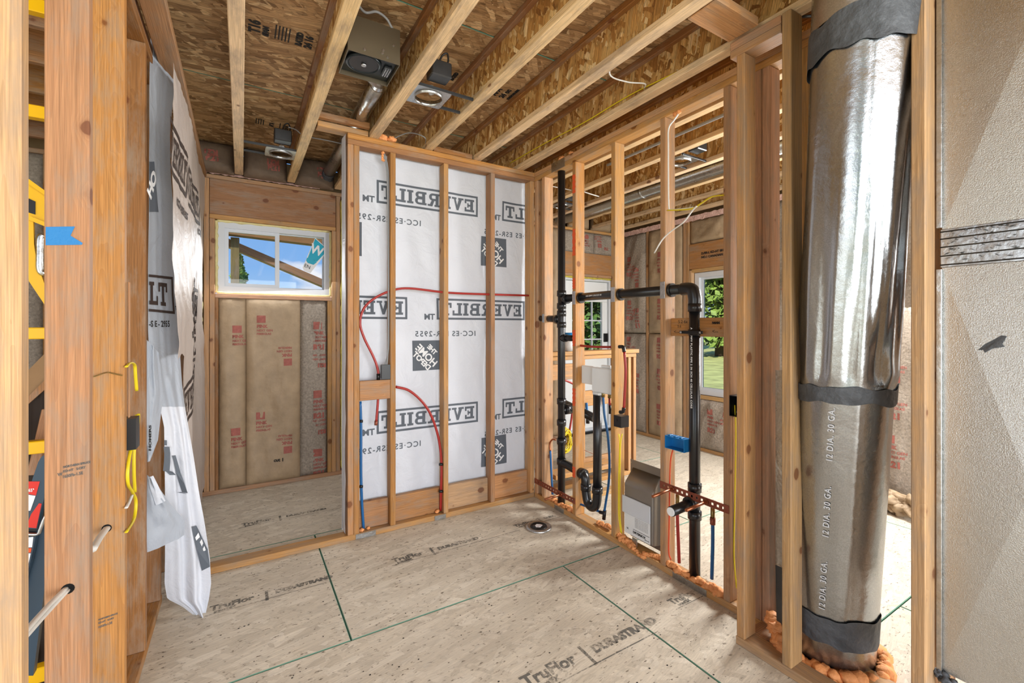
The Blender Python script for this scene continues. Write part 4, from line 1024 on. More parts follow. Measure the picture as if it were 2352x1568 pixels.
# ------------------------------------------------------------------ drain stack and vent
def ptube(name, pts, r, parent, **k): return tube(name, pts, r, M_['abs_black'], parent, seg=18, **k)
XP = 2.183
st = thing('drain_stack', 'tall black drain stack in the corner of the plumbing wall with its overhead vent line', 'pipe', (XP, 2.83, 0))
sx, sy_ = XP, 2.83
cyl('stack_pipe', (sx, sy_, .04), (sx, sy_, TOP-2*PL-.002), .030, M_['abs_black'], st)
def collar(p, ax, parent, r=.037, l=.045, name='coupling'):
    a = Vector(ax).normalized(); p = Vector(p)
    return cyl(name, p-a*l/2, p+a*l/2, r, M_['abs_black'], parent)
for z in (1.72, 1.62, 1.56, 1.47, .86, .69, .54, .38): collar((sx, sy_, z), (0, 0, 1), st)
ZV = 1.672
hv = cyl('vent_pipe', (sx, sy_-.02, ZV+.006), (sx, 1.66, ZV), .030, M_['abs_black'], st)
collar((sx, sy_-.06, ZV), (0, 1, 0), hv)
for y in (2.594, 2.181, 1.768): cyl('sleeve', (sx, y+.004, ZV), (sx, y-.014, ZV), .041, M_['abs_black'], hv)
yv = 1.607
el = ptube('elbow', [(sx, 1.69, ZV), (sx, 1.65, ZV), (sx, yv+.012, ZV-.012), (sx, yv, ZV-.055), (sx, yv, ZV-.09)], .036, st)
vd = cyl('down_pipe', (sx, yv, ZV-.08), (sx, yv, .04), .030, M_['abs_black'], st)
collar((sx, yv, ZV-.11), (0, 0, 1), vd)
collar((sx, yv, .395), (0, 0, 1), vd); collar((sx, yv, .55), (0, 0, 1), vd)
decal('printed_text', fontmesh('ABS DWV PLASTIC PIPE 2 IN SCH 40 CELLULAR CORE', .016, .0006, 1.2), lambda a, b_: Vector((sx-.0307, yv+.004-b_, 1.45-a)), M_['ink_white'], vd)
decal('printed_text', fontmesh('ABS DWV 2 IN SCH 40', .014, .0005, 1.2), lambda a, b_: Vector((sx-.0307, 2.50-a, ZV+.002+b_)), M_['ink_white'], hv)
# branch to the left and tees
cyl('branch_pipe', (sx, sy_, 1.515), (sx, 3.11, 1.525), .028, M_['abs_black'], st)
collar((sx, sy_+.05, 1.515), (0, 1, 0), st)
cyl('branch_pipe', (sx, sy_, 1.365), (sx+.02, 2.64, 1.365), .024, M_['abs_black'], st)
collar((sx, sy_-.04, 1.365), (0, 1, 0), st, .03)
# laundry trap
tr_ = ptube('trap_arm', [(sx, sy_, .37), (sx, 2.76, .37), (sx, 2.66, .36), (sx, 2.56, .36)], .031, st)
tp = ptube('trap', [(sx, 2.592, .355), (sx, 2.565, .352), (sx, 2.54, .32), (sx, 2.535, .24), (sx, 2.515, .165), (sx, 2.472, .14), (sx, 2.425, .17), (sx, 2.41, .25), (sx, 2.41, .30)], .033, st, n=6)
collar((sx, 2.535, .265), (0, 0, 1), tp, .039); collar((sx, 2.41, .285), (0, 0, 1), tp, .039); collar((sx, 2.57, .354), (0, 1, 0), tp, .039)
cyl('standpipe', (sx, 2.41, .27), (sx, 2.41, .965), .031, M_['abs_black'], st)
collar((sx+.055, sy_, .79), (1, 0, 0), st, .04, .06); cyl('branch_pipe', (sx, sy_, .79), (2.42, sy_+.03, .77), .03, M_['abs_black'], st)
cyl('branch_pipe', (2.42, 2.70, .72), (2.42, 3.10, .78), .035, M_['abs_black'], st)
# shower/sink stub toward the room
sb = cyl('stub_out', (sx, yv, .468), (1.985, yv+.0, .455), .027, M_['abs_black'], st); collar((sx-.03, yv, .468), (1, 0, 0), st, .037, .06)
cyl('test_cap', (1.9849, yv, .455), (1.978, yv, .455), .0235, M_['white_plastic'], sb)
# pipe hanger ears on the board
hn = bx('hanger', st, XP-.036, XP-.030, yv-.075, yv+.075, 1.415, 1.432, M_['plastic_black'])
cyl('hanger_ring', (XP, yv, 1.405), (XP, yv, 1.44), .035, M_['plastic_black'], hn)
for s_ in (-1, 1): cyl('screw', (XP-.037, yv+s_*.062, 1.423), (XP-.041, yv+s_*.062, 1.423), .006, M_['galvanised_thin'], hn)
# galvanised nail plates on studs and plates
def nailplate(name, lbl, x0, x1, y0, y1, z0, z1, grp='steel nail plates'):
    o = bx(name, None, x0, x1, y0, y1, z0, z1, M_['galvanised_thin'], .0006); return tag(o, lbl, 'nail plate', grp)
for y, w_ in ((2.602, 'by the corner stack'), (2.189, 'beside the laundry box'), (1.776, 'left of the black elbow')):
    nailplate('nail_plate', 'bright steel plate where the vent pipe passes the stud '+w_, XW-.003, XW-.0008, y, y+.034, ZV-.05, ZV+.05)
nailplate('nail_plate', 'bright steel plate on the corner stud at the short black branch pipe', XW-.003, XW-.0008, 3.003, 3.03, 1.49, 1.56)
nailplate('nail_plate', 'dark steel plate on the doubled top plates above the tall black stack', XW-.003, XW-.0008, 2.73, 2.90, TOP-2*PL, TOP-.004)
nailplate('nail_plate', 'steel plate on the bottom plate below the tall black stack', XW-.003, XW-.0008, 2.74, 2.86, .002, PL-.002)
nailplate('nail_plate', 'long steel plate on the bottom plate below the black down pipe', XW-.003, XW-.0008, 1.50, 1.72, .002, PL-.002)
nailplate('nail_plate', 'steel plate on the back bottom plate under the blue water line', .665, .80, YW-.003, YW-.0008, .002, PL-.002)
nailplate('nail_plate', 'steel plate on the back bottom plate under the red water line', 1.235, 1.325, YW-.003, YW-.0008, .002, PL-.002)

# ------------------------------------------------------------------ pony wall and laundry box in the next room
pw = struct('wall_pony', (2.8, 3.0, 0))
lum('bottom_plate', pw, 2.24, 3.36, 3.14, 3.23, 0, PL, M_['lumber'])
lum('cap_board', pw, 2.24, 3.38, 3.12, 3.26, 1.195, 1.233, M_['lumber'])
lum('top_plate', pw, 2.24, 3.36, 3.14, 3.23, 1.155, 1.193, M_['lumber'])
for x in (2.26, 2.66, 3.10, 3.25, 3.32): lum('stud', pw, x, x+PL, 3.14, 3.23, PL+.001, 1.154, M_['lumber'])
for a, b_, z in ((2.30, 2.66, .98), (2.70, 3.10, .72), (2.70, 3.10, .10)): lum('blocking', pw, a, b_, 3.15, 3.19, z, z+.14, M_['lumber'])
lum('low_plate', pw, 2.24, 2.95, 2.98, 3.13, .17, .21, M_['lumber'])
lum('low_plate', pw, 2.24, 3.0, 2.86, 2.93, .0, .038, M_['lumber_gold'])
lb = thing('laundry_box', 'white plastic laundry outlet box set between two plumbing wall studs', 'outlet box', (2.19, 2.35, .96))
bx('back_panel', lb, 2.165, 2.205, 2.226, 2.455, .985, 1.165, M_['white_plastic'], .008)
bx('side_panel', lb, 2.185, 2.225, 2.456, 2.59, 1.03, 1.165, M_['white_plastic'], .006)
bx('drain_collar', lb, 2.165, 2.20, 2.375, 2.445, .965, .984, M_['white_plastic'], .004)
bx('top_knockout', lb, 2.17, 2.20, 2.27, 2.36, 1.166, 1.185, M_['white_plastic'], .004)

# ------------------------------------------------------------------ water lines
def fit(name, p, q, r, mat, parent): return cyl(name, p, q, r, M_[mat], parent, 12)
yk = YW+.03
red = thing('water_line', 'red water line looping across the back partition studs down to the black box', 'pipe', onY(830, 760, yk))
pts = [onY(1214, 678.5, yk), onY(1128, 676, yk), onY(1030, 672, yk), onY(940, 662, yk), onY(897, 668, yk), onY(860, 685, yk), onY(836, 708, yk), onY(827, 740, yk), onY(836, 775, yk), onY(858, 820, yk), onY(868, 850, yk), onY(869, 878, yk), onY(868, 920, yk), onY(864, 970, yk)]
tube('pipe', pts, .0085, M_['pex_red'], red, 10, 6)
fit('end_cap', onY(864, 966, yk), onY(863.5, 976, yk), .012, 'strap_copper', red)
fit('valve', onY(869, 858, yk-.012), onY(869, 872, yk-.012), .013, 'plastic_black', red)
red2 = thing('water_line', 'red water line arching from the small wall block down to the orange foam', 'pipe', onY(1014, 1170, yk))
pts = [onY(909, 888, yk), onY(940, 897, yk), onY(972, 925, yk), onY(993, 960, yk), onY(1008, 1010, yk), onY(1014, 1065, yk), onY(1013, 1120, yk), onY(1012, 1172, yk+.01)]
tube('pipe', pts, .0095, M_['pex_red'], red2, 10, 6)
for y in (1066, 1128): fit('clip', onY(1009, y, yk-.008), onY(1018, y, yk-.008), .011, 'plastic_black', red2)
blu = thing('water_line', 'blue water line rising beside the doubled end studs of the back partition', 'pipe', onY(834, 1212, yk))
pts = [onY(827.5, 922, yk), onY(829, 980, yk), onY(829, 1080, yk), onY(831, 1150, yk), onY(835, 1213, yk+.005)]
tube('pipe', pts, .0095, M_['pex_blue'], blu, 10, 5)
for y in (967, 1117): fit('clip', onY(826, y, yk-.01), onY(833, y, yk-.01), .010, 'plastic_black', blu)
XPX = 2.19
def xl(*pp, X=XPX): return [onX(a, b_, X) for a, b_ in pp]
o = thing('water_line', 'blue water line curving down right of the black laundry standpipe', 'pipe', onX(1387, 1175, XPX))
tube('pipe', xl((1385, 905), (1388, 950), (1396, 1000), (1400, 1060), (1398, 1110), (1392, 1150), (1388, 1175)), .0085, M_['pex_blue'], o)
tube('branch', xl((1388, 1178), (1370, 1172), (1345, 1162), (1300, 1145)), .008, M_['pex_blue'], o)
fit('tee', onX(1389, 1172, XPX), onX(1387, 1192, XPX), .013, 'plastic_black', o); fit('elbow', onX(1378, 1176, XPX), onX(1387, 1178, XPX), .012, 'plastic_black', o)
fit('valve', onX(1385, 898, XPX), onX(1386, 912, XPX), .013, 'brass', o)
o = thing('water_line', 'short red stub hanging under the white laundry box', 'pipe', onX(1401, 950, XPX))
tube('pipe', xl((1400, 905), (1400, 925), (1401, 950)), .008, M_['pex_red'], o, curve=False)
fit('valve', onX(1400, 898, XPX), onX(1400, 914, XPX), .012, 'brass', o); fit('cap', onX(1401, 930, XPX), onX(1401, 950, XPX), .009, 'plastic_black', o)
o = thing('water_line', 'level red water line crossing in front of the far door at mid height', 'pipe', onX(1405, 797, XPX))
tube('pipe', xl((1330, 793), (1360, 796), (1404, 797)), .009, M_['pex_red'], o)
o = thing('water_line', 'short vertical red water line with black elbows on the stud above the black box', 'pipe', onX(1436, 940, XPX-.06))
XQ = XW-.015
tube('pipe', xl((1434, 808), (1437, 850), (1435, 900), (1433, 936), X=XQ), .0085, M_['pex_red'], o)
tube('elbow', xl((1422, 796), (1431, 797), (1434, 808), X=XQ), .012, M_['plastic_black'], o); tube('elbow', xl((1433, 936), (1431, 945), (1424, 946), X=XQ), .012, M_['plastic_black'], o)
o = thing('water_line', 'red water line under the copper bar left of the black down pipe', 'pipe', onX(1560, 1290, XPX-.02))
tube('pipe', xl((1556, 1160), (1556, 1190), (1558, 1240), (1560, 1292), X=XPX-.02), .0095, M_['pex_red'], o)
fit('stub_elbow', onX(1556, 1135, XPX-.02), onX(1556, 1165, XPX-.02), .011, 'brass', o)
o = thing('water_line', 'bright blue water line hanging right of the black down pipe', 'pipe', onX(1635, 1328, XPX-.02))
tube('pipe', xl((1637, 1195), (1637, 1250), (1635, 1329), X=XPX-.02), .0095, M_['pex_blue'], o)
fit('stub_elbow', onX(1637, 1165, XPX-.02), onX(1637, 1196, XPX-.02), .011, 'brass', o); fit('crimp_ring', onX(1637, 1188, XPX-.02), onX(1637, 1204, XPX-.02), .014, 'strap_copper', o)
o = thing('water_line', 'blue water line between the corner studs and the tall black stack', 'pipe', onX(1268, 1135, XPX))
tube('pipe', xl((1264, 1035), (1266, 1080), (1269, 1135)), .009, M_['pex_blue'], o)
tube('copper_elbow', xl((1264, 1035), (1263, 1018), (1269, 1009), (1276, 1010)), .007, M_['copper'], o)
o = thing('water_line', 'thin dark red water line slanting behind the orange marked stud', 'pipe', onX(1310, 960, 2.5))
tube('pipe', [onY(1306, 1000, 3.10), onY(1312, 965, 3.10), onY(1318, 915, 3.10)], .009, M_['pex_red'], o)
tube('pipe', [onY(1295, 872, 3.10), onY(1312, 879, 3.10), onY(1330, 890, 3.10)], .009, M_['pex_red'], o)
o = thing('water_line', 'short blue capped line hanging in the half wall of the next room', 'pipe', onY(1349, 965, 3.12))
tube('pipe', [onY(1347, 925, 3.12), onY(1348, 945, 3.12), onY(1350, 966, 3.12)], .012, M_['pex_blue'], o)
fit('cap', onY(1350, 958, 3.12), onY(1350, 972, 3.12), .017, 'plastic_black', o)

# ------------------------------------------------------------------ perforated copper bars with stubs
def bar(lbl, y0, y1, z, px, stubs, holes):
    o = thing('bracket_bar', lbl, 'bracket', (XW-.003, (y0+y1)/2, z))
    bm = bmesh.new(); hz = .021
    ys = sorted([y0, y1]); hs = [ys[0]+.03+i*(ys[1]-ys[0]-.06)/(holes-1) for i in range(holes)]
    # strip with square-ish holes made of cells
    vs, fs = [], []
    cuts = [ys[0]]
    for h_ in hs: cuts += [h_-.0065, h_+.0065]
    cuts.append(ys[1])
    for i in range(len(cuts)-1):
        a, b_ = cuts[i], cuts[i+1]; hole = i % 2 == 1
        spans = [(-hz, -.0065), (.0065, hz)] if hole else [(-hz, hz)]
        for c0, c1 in spans:
            k = len(vs)
            for x in (XW-.0045, XW-.0025): vs += [(x, a, z+c0), (x, b_, z+c0), (x, b_, z+c1), (x, a, z+c1)]
            fs += [tuple(k+q for q in f) for f in ((0, 1, 2, 3), (7, 6, 5, 4), (0, 4, 5, 1), (1, 5, 6, 2), (2, 6, 7, 3), (3, 7, 4, 0))]
    centred('bar', vs, fs, M_['strap_copper'], o)
    for ys_, dz, L in stubs:
        s = cyl('copper_stub', (XW+.02, ys_, z+.0), (XW-L, ys_+.0, z+dz), .0085, M_['copper'], o, 12)
        cyl('flange', (XW-.005, ys_, z), (XW-.012, ys_, z), .016, M_['copper'], s, 10)
    return o
bar('perforated copper bar across two studs with stubs above the black down pipe foot', 1.37, 1.81, .515, 0, [(1.72, -.012, .17), (1.50, -.012, .17)], 13)
bar('perforated copper bar low in the corner below the tall black stack', 2.60, 3.14, .145, 0, [(2.77, -.01, .16)], 15)
o = thing('bracket_bar', 'perforated copper bar in the half wall behind the tall black stack', 'bracket', onY(1320, 1020, 3.13))
board2('bar', o, onY(1262, 1000, 3.13), onY(1362, 1042, 3.05), .045, .003, M_['strap_copper'], (0, 1, 0))

# ------------------------------------------------------------------ electrical
def ebox(lbl, x0, x1, y0, y1, z0, z1, mat, openx=True, grp=None):
    o = thing('electrical_box', lbl, 'electrical box', ((x0+x1)/2, (y0+y1)/2, z0), grp)
    t_ = .003
    vs, fs = [], []
    for (a0, a1, b0, b1, c0, c1) in ((x0, x1, y0, y0+t_, z0, z1), (x0, x1, y1-t_, y1, z0, z1), (x0, x1, y0+t_, y1-t_, z0, z0+t_), (x0, x1, y0+t_, y1-t_, z1-t_, z1), (x1-t_, x1, y0+t_, y1-t_, z0+t_, z1-t_)):
        k = len(vs)
        for x in (a0, a1):
            vs += [(x, b0, c0), (x, b1, c0), (x, b1, c1), (x, b0, c1)]
        fs += [tuple(k+q for q in f) for f in ((3, 2, 1, 0), (4, 5, 6, 7), (0, 1, 5, 4), (1, 2, 6, 5), (2, 3, 7, 6), (3, 0, 4, 7))]
    centred('body', vs, fs, M_[mat], o); return o
b_o = ebox('black box on the stud below the short red line with two yellow cables', XW-.012, XW+.06, 2.120, 2.186, .79, .865, 'plastic_black')
cyl('knockout', (XW-.0125, 2.165, .835), (XW-.016, 2.165, .835), .010, M_['plastic_black'], b_o)
bx('lid', b_o, XW-.0125, XW-.0095, 2.121, 2.185, .792, .863, M_['plastic_black'])
b_o = ebox('blue double gang box behind the black down pipe', XW-.004, XW+.055, 1.64, 1.773, .742, .815, 'box_blue')
for y in (1.66, 1.70, 1.74): bx('clamp', b_o, XW, XW+.03, y, y+.018, .8155, .822, M_['box_blue'])
b_o = ebox('black box with white wire tails on the stud left of the corner post', XW-.008, XW+.06, 1.31, 1.365, 1.00, 1.105, 'plastic_black')
tube('wire_tail', [(XW+.05, 1.335, 1.10), (XW+.01, 1.33, 1.07), (XW+.03, 1.34, 1.05), (XW+.005, 1.33, 1.02), (XW+.02, 1.325, 1.01)], .003, M_['cable_white'], b_o, 6)
b_o = ebox('black box behind the second orange stud at the left with yellow cables', -.385, -.335, 2.131, 2.20, 1.00, 1.115, 'plastic_black')
b_o = thing('electrical_box', 'black plastic box standing on the small block of the back partition', 'electrical box', onY(886, 868, yk))
bx('body', b_o, .845, .898, YW+.0, YW+.05, 1.085, 1.185, M_['plastic_black'], .004)
bx('rim', b_o, .840, .902, YW-.004, YW-.0002, 1.083, 1.187, M_['plastic_black'], .001)
def cable(lbl, pts, r, mat, n=6, grp=None, flat=.6, extra=None, cat='cable'):
    o = tube('cable', pts, r, M_[mat], None, 8, n, flat=flat); return tag(o, lbl, cat, grp)
cable('long yellow cable stapled along the joist web over the plumbing wall', [Vector((1.985, .9, 2.80)), Vector((1.975, 1.45, 2.80)), Vector((1.978, 1.9, 2.835)), Vector((1.972, 2.3, 2.83)), Vector((1.975, 2.7, 2.85)), Vector((1.978, 3.0, 2.86)), Vector((1.985, 3.3, 2.87))], .005, 'cable_yellow')
cable('white cable drooping between two ceiling joists to the yellow cable', [Vector((1.60, 1.62, 2.83)), onZ(1400, 170, 2.80), onZ(1440, 188, 2.79), onZ(1480, 192, 2.80), Vector((1.97, 1.78, 2.82))], .0045, 'cable_white')
cable('pair of grey cables running down beside the left stud of the back partition', [onY(879, 352, yk), onY(886, 375, yk), onY(890, 420, yk-.01), onY(891, 560, yk-.01), onY(892, 700, yk-.01), onY(891, 800, yk-.01), onY(888, 848, yk-.01)], .005, 'cable_grey', flat=.9)
cable('second grey cable hugging the wrap side of the left partition stud', [onY(883, 352, yk), onY(890, 380, yk), onY(893.5, 430, yk-.0), onY(894, 560, yk-.0), onY(894, 700, yk-.0), onY(893, 800, yk-.0), onY(880, 848, yk-.0)], .0045, 'cable_grey', flat=.9)
cable('grey wires lying in a loop above the back partition top plate', [Vector((.93, 3.2, TOP+.02)), onZ(905, 318, TOP+.05), onZ(940, 305, TOP+.09), onZ(975, 315, TOP+.04), Vector((1.17, 3.17, TOP+.04))], .0045, 'cable_grey')
cable('white cable running down the stud left of the elbow and folding right', xl((1558, 262), (1549, 275), (1536, 295), (1535, 340), (1536, 470), (1542, 480), (1560, 480), (1592, 476), X=XW-.006), .0052, 'cable_white')
cable('white cable tail dangling across the studs above the black elbow', xl((1600, 473), (1590, 484), (1570, 510), (1540, 532), (1520, 552), (1503, 581), X=XW-.05), .0052, 'cable_white')
cable('yellow cable leaving the stud and bending up to the right', xl((1533, 483), (1560, 482), (1590, 479), (1612, 466), (1635, 452), (1662, 448), X=XW-.02), .0065, 'cable_yellow')
cable('left of two yellow cables dropping from the black box to the foam', xl((1421, 996), (1423, 1020), (1421, 1100), (1421, 1180), (1426, 1222), X=XQ), .0045, 'cable_yellow')
cable('right of two yellow cables dropping from the black box to the foam', xl((1429, 996), (1425, 1025), (1424, 1100), (1424, 1180), (1428, 1224), X=XQ+.004), .0045, 'cable_yellow')
cable('orange cable dropping from the blue box along the stud to the foam', xl((1546, 1030), (1540, 1060), (1538, 1120), (1537, 1200), (1536, 1265), (1541, 1285), X=XQ+.03), .0055, 'cable_orange')
cable('yellow cable going down behind the corner post from the black wire box', xl((1688, 930), (1690, 1000), (1688, 1150), (1686, 1270), (1692, 1350), X=XW+.03), .005, 'cable_yellow')
XC = -.352
cable('yellow cable arching over the black box at the left studs', xl((290, 842), (300, 833), (309, 838), (311, 860), (314, 897), X=XC), .0055, 'cable_yellow')
cable('front yellow cable looping from the black box down the left studs', xl((318, 950), (315, 985), (303, 1020), (294, 1070), (294, 1110), (303, 1128), (312, 1150), (308, 1190), (290, 1222), X=XC), .0055, 'cable_yellow')
cable('rear yellow cable hanging straight beside the loop at the left studs', xl((314, 952), (312, 990), (308, 1040), (308, 1090), (310, 1130), X=XC-.006), .0055, 'cable_yellow')
cable('white cable stub slanting out of the second left stud', xl((303, 1137), (297, 1152), (290, 1166), X=XC), .0055, 'cable_white')
yS1, yS2 = 1.655, 2.088
cable('bundle of white cables entering the drilled hole of the second left stud', [onY(213, 1262, yS2-.24), onY(228, 1236, yS2-.12), onY(246, 1212, yS2+.004)], .011, 'cable_white', flat=.8)
for k, (a, b_) in enumerate((((66, 1436), (152, 1350)), ((66, 1448), (156, 1354)))):
    cable(['upper', 'lower'][k]+' white cable slanting up into the hole of the nearest wide left stud', [onY(a[0]-26, a[1]+34, yS1-.32), onY(a[0]+40, a[1]-40, yS1-.12), onY(b_[0], b_[1], yS1+.004)], .0065, 'cable_white', flat=.8)
for (x, y, yy, nm) in ((156, 1352, yS1, 'nearest'), (245, 1213, yS2, 'second')):
    c_ = onY(x, y, yy); o = cyl('drilled_hole', (c_.x, yy-.0006, c_.z), (c_.x, yy+.003, c_.z), .014, M_['dark_hole'], wl, 14)
cable('short olive wire end poking sideways from the second left stud', [onY(215, 865, yS2-.02), onY(232, 859, yS2-.02), onY(247, 855, yS2-.002), onY(262, 858, yS2-.003), onY(281, 862, yS2-.003)], .0035, 'brass', cat='wire')
# painter's tape
def tp_(x, y): return onY(x, y, yS1-.0012)
o = poly('painter_tape', [tp_(*q) for q in ((105, 521), (172, 520), (162, 541), (180, 552), (190, 558), (188, 562), (105, 563))], M_['tape_blue'], None, .0008, (0, -1, 0))
tag(o, 'torn strip of blue painter tape stuck on the nearest wide left stud', 'tape')

# grade stamps on studs
def stamp(parent, lines, P, mat='ink_grey', s=1.0):
    ms = [shift(fontmesh(tx, sz, .0004), dx, dy, 1, .08) for tx, sz, dx, dy in lines]
    decal('printed_text', merge(*ms), P, M_[mat], parent)
pA = onY(145, 1075, yS1-.001)
stamp(wl, [('NORTHERN SPRUCE', .008, 0, 0), ('KD-HT   S-DRY', .009, 0, -.012), ('1650Fb-1.5E', .011, -.002, -.027), ('W', .012, -.014, -.02)], lambda a, b_: pA+Vector((a*.75, 0, b_)))
pB = onY(226, 1425, yS2-.001)
stamp(wl, [('NORTHERN SPRUCE', .008, 0, 0), ('KD-HT   S-DRY', .009, 0, -.012), ('1650Fb-1.5E', .011, -.002, -.027)], lambda a, b_: pB+Vector((a*.7, 0, b_)))

# ------------------------------------------------------------------ ceiling fixtures
fan = thing('exhaust_fan', 'square metal bath exhaust fan housing hung between two ceiling joists', 'exhaust fan', (.54, 2.29, 2.76))
fx0, fx1, fy0, fy1, fz0, fz1 = .424, .672, 2.175, 2.405, 2.752, 2.925
vs, fs = [], []
t_ = .004
for (a0, a1, b0, b1, c0, c1) in ((fx0, fx1, fy0, fy0+t_, fz0, fz1), (fx0, fx1, fy1-t_, fy1, fz0, fz1), (fx0, fx0+t_, fy0+t_, fy1-t_, fz0, fz1), (fx1-t_, fx1, fy0+t_, fy1-t_, fz0, fz1), (fx0+t_, fx1-t_, fy0+t_, fy1-t_, fz1-t_, fz1)):
    k = len(vs)
    for z in (c0, c1): vs += [(a0, b0, z), (a1, b0, z), (a1, b1, z), (a0, b1, z)]
    fs += [tuple(k+q for q in f) for f in ((3, 2, 1, 0), (4, 5, 6, 7), (0, 1, 5, 4), (1, 2, 6, 5), (2, 3, 7, 6), (3, 0, 4, 7))]
plain('fan_metal', '655b49', .4, metal=.6)
hsg = centred('housing', vs, fs, M_['fan_metal'], fan)
plain('fan_dark', '20282c', .3, metal=.4)
bx('blower_plate', fan, fx0+.006, fx1-.006, fy0+.006, fy1-.006, fz0+.022, fz0+.026, M_['fan_dark'], 0)
def ring(name, c, R, r, mat, parent, seg=36, tilt=None):
    pts = [Vector((c[0]+R*math.cos(2*PI*k/seg), c[1]+R*math.sin(2*PI*k/seg), c[2])) for k in range(seg)]
    vs, fs = [], []
    for k in range(seg):
        a = 2*PI*k/seg
        for j in range(8):
            b_ = 2*PI*j/8; q = R+r*math.cos(b_); vs.append((c[0]+q*math.cos(a), c[1]+q*math.sin(a), c[2]+r*math.sin(b_)))
    for k in range(seg):
        for j in range(8): fs.append((k*8+j, ((k+1) % seg)*8+j, ((k+1) % seg)*8+(j+1) % 8, k*8+(j+1) % 8))
    return centred(name, vs, fs, M_[mat], parent, True)
ring('blower_ring', (.52, 2.28, fz0+.016), .078, .008, 'fan_dark', fan)
cyl('blower_wheel', (.52, 2.28, fz0+.0215), (.52, 2.28, fz0+.012), .070, M_['plastic_black'], fan, 28)
cyl('wheel_hub', (.52, 2.28, fz0+.0119), (.52, 2.28, fz0+.004), .012, M_['galvanised_thin'], fan, 12)
rc = bx('receptacle', fan, .617, .655, 2.25, 2.33, fz0+.009, fz0+.0215, M_['steel_dark'])
for k in range(3): bx('fin', rc, .622+k*.011, .627+k*.011, 2.255, 2.325, fz0+.004, fz0+.0118, M_['galvanised_thin'], 0)
for (x, z) in ((.50, 2.775), (.585, 2.785), (.61, 2.772), (.59, 2.80), (.64, 2.84)): cyl('screw', (x, fy0-.0002, z), (x, fy0-.004, z), .006, M_['galvanised_thin'], hsg, 10)
cable('grey armoured cable curving over the exhaust fan housing', [Vector((.43, 2.08, 2.93)), onZ(838, 28, 2.95), onZ(865, 27, 2.96), onZ(887, 42, 2.955), onZ(898, 60, 2.93), Vector((.640, 2.19, 2.93))], .006, 'cable_grey', flat=1)
dct = thing('round_duct', 'thin shiny round vent duct leading back from the exhaust fan over the partition', 'duct', (.66, 3.2, 2.85))
RD = .05
tube('straight_pipe', [(.69, 2.62, 2.888), (.688, 3.2, 2.89), (.69, 4.44, 2.885)], RD, M_['galvanised_thin'], dct, 22, 2)
def seg_elbow():
    return ptube2([(.60, 2.405, 2.84), (.60, 2.45, 2.84), (.625, 2.50, 2.85), (.655, 2.55, 2.87), (.683, 2.60, 2.885), (.69, 2.65, 2.888)])
def ptube2(P): return tube('adjustable_elbow', P, [RD+.002, RD+.005, RD, RD+.005, RD, RD+.004], M_['galvanised_thin'], dct, 22, 5)
seg_elbow()
ring('seam_ring', (.60, 2.43, 2.84), RD+.001, .003, 'galvanised_thin', dct)
tube('end_elbow', [(.69, 4.40, 2.885), (.69, 4.46, 2.875), (.69, 4.50, 2.86)], [RD+.003, RD+.005, RD+.003], M_['mastic'], dct, 22, 4)
def light(lbl, cx_, cy_, barside, z=2.775):
    o = thing('recessed_light', lbl, 'recessed light', (cx_, cy_, z))
    R = .078
    # plate with round opening
    vs, fs = [], []; n = 32; hx, hy = .105, .10
    for k in range(n):
        a = 2*PI*k/n; c, s = math.cos(a), math.sin(a)
        q = min(hx/max(abs(c), 1e-6), hy/max(abs(s), 1e-6))
        for z_ in (z, z+.002):
            vs += [(cx_+R*c, cy_+R*s, z_), (cx_+q*c, cy_+q*s, z_)]
    for k in range(n):
        a, b_ = 4*k, 4*((k+1) % n)
        fs += [(a, a+1, b_+1, b_), (a+2, b_+2, b_+3, a+3), (a+1, a+3, b_+3, b_+1), (a, b_, b_+2, a+2)]
    centred('mounting_plate', vs, fs, M_['galvanised_thin'], o)
    vs, fs = [], []
    for k in range(n):
        a = 2*PI*k/n
        for (r_, z_) in ((R, z-.012), (R+.003, z-.012), (R+.003, z+.02), (R, z+.02)): vs.append((cx_+r_*math.cos(a), cy_+r_*math.sin(a), z_))
    for k in range(n):
        for j in range(4): fs.append((4*k+j, 4*((k+1) % n)+j, 4*((k+1) % n)+(j+1) % 4, 4*k+(j+1) % 4))
    centred('collar', vs, fs, M_['galvanised_thin'], o, True)
    jb = bx('junction_box', o, cx_-.055, cx_+.06, cy_-.20, cy_-.11, z+.03, z+.115, M_['steel_dark'], .006)
    tube('whip', [(cx_, cy_-.155, z+.116), (cx_+.01, cy_-.18, z+.15), (cx_+.035, cy_-.19, z+.165), (cx_+.05, cy_-.17, z+.14), (cx_+.045, cy_-.15, z+.116)], .005, M_['plastic_black'], jb, 8)
    x_end = cx_+barside*.255
    for dy in (-.095, .09):
        br = bx('hanger_bar', o, min(cx_-.10*barside, x_end), max(cx_-.10*barside, x_end), cy_+dy-.006, cy_+dy+.006, z+.003, z+.018, M_['steel_dark'], .001)
        bx('bar_foot', br, x_end-.006, x_end+.006, cy_+dy-.012, cy_+dy+.012, z+.0, z+.045, M_['steel_dark'], .001)
    sk = cyl('socket', (cx_+.0, cy_-.03, z+.05), (cx_+.02, cy_-.0, z+.03), .018, M_['white_plastic'], o, 14)
    return o
light('recessed light housing right of the exhaust fan between joists', .92, 2.44, 1)
light('recessed light housing near the window wall between the two left joists', .255, 3.82, -1)
light('recessed light housing in the next room seen above the white cable stud', 3.0, 2.34, 1)
light('recessed light housing in the next room behind the tall black stack', 2.99, 3.88, 1)
d2 = thing('round_duct', 'long shiny round duct running along the ceiling joists of the next room', 'duct', (3.43, 3.2, 2.85))
tube('pipe', [(3.43, 1.2, 2.80), (3.43, 3, 2.80), (3.43, 4.5, 2.80)], .062, M_['galvanised_thin'], d2, 20, 2)
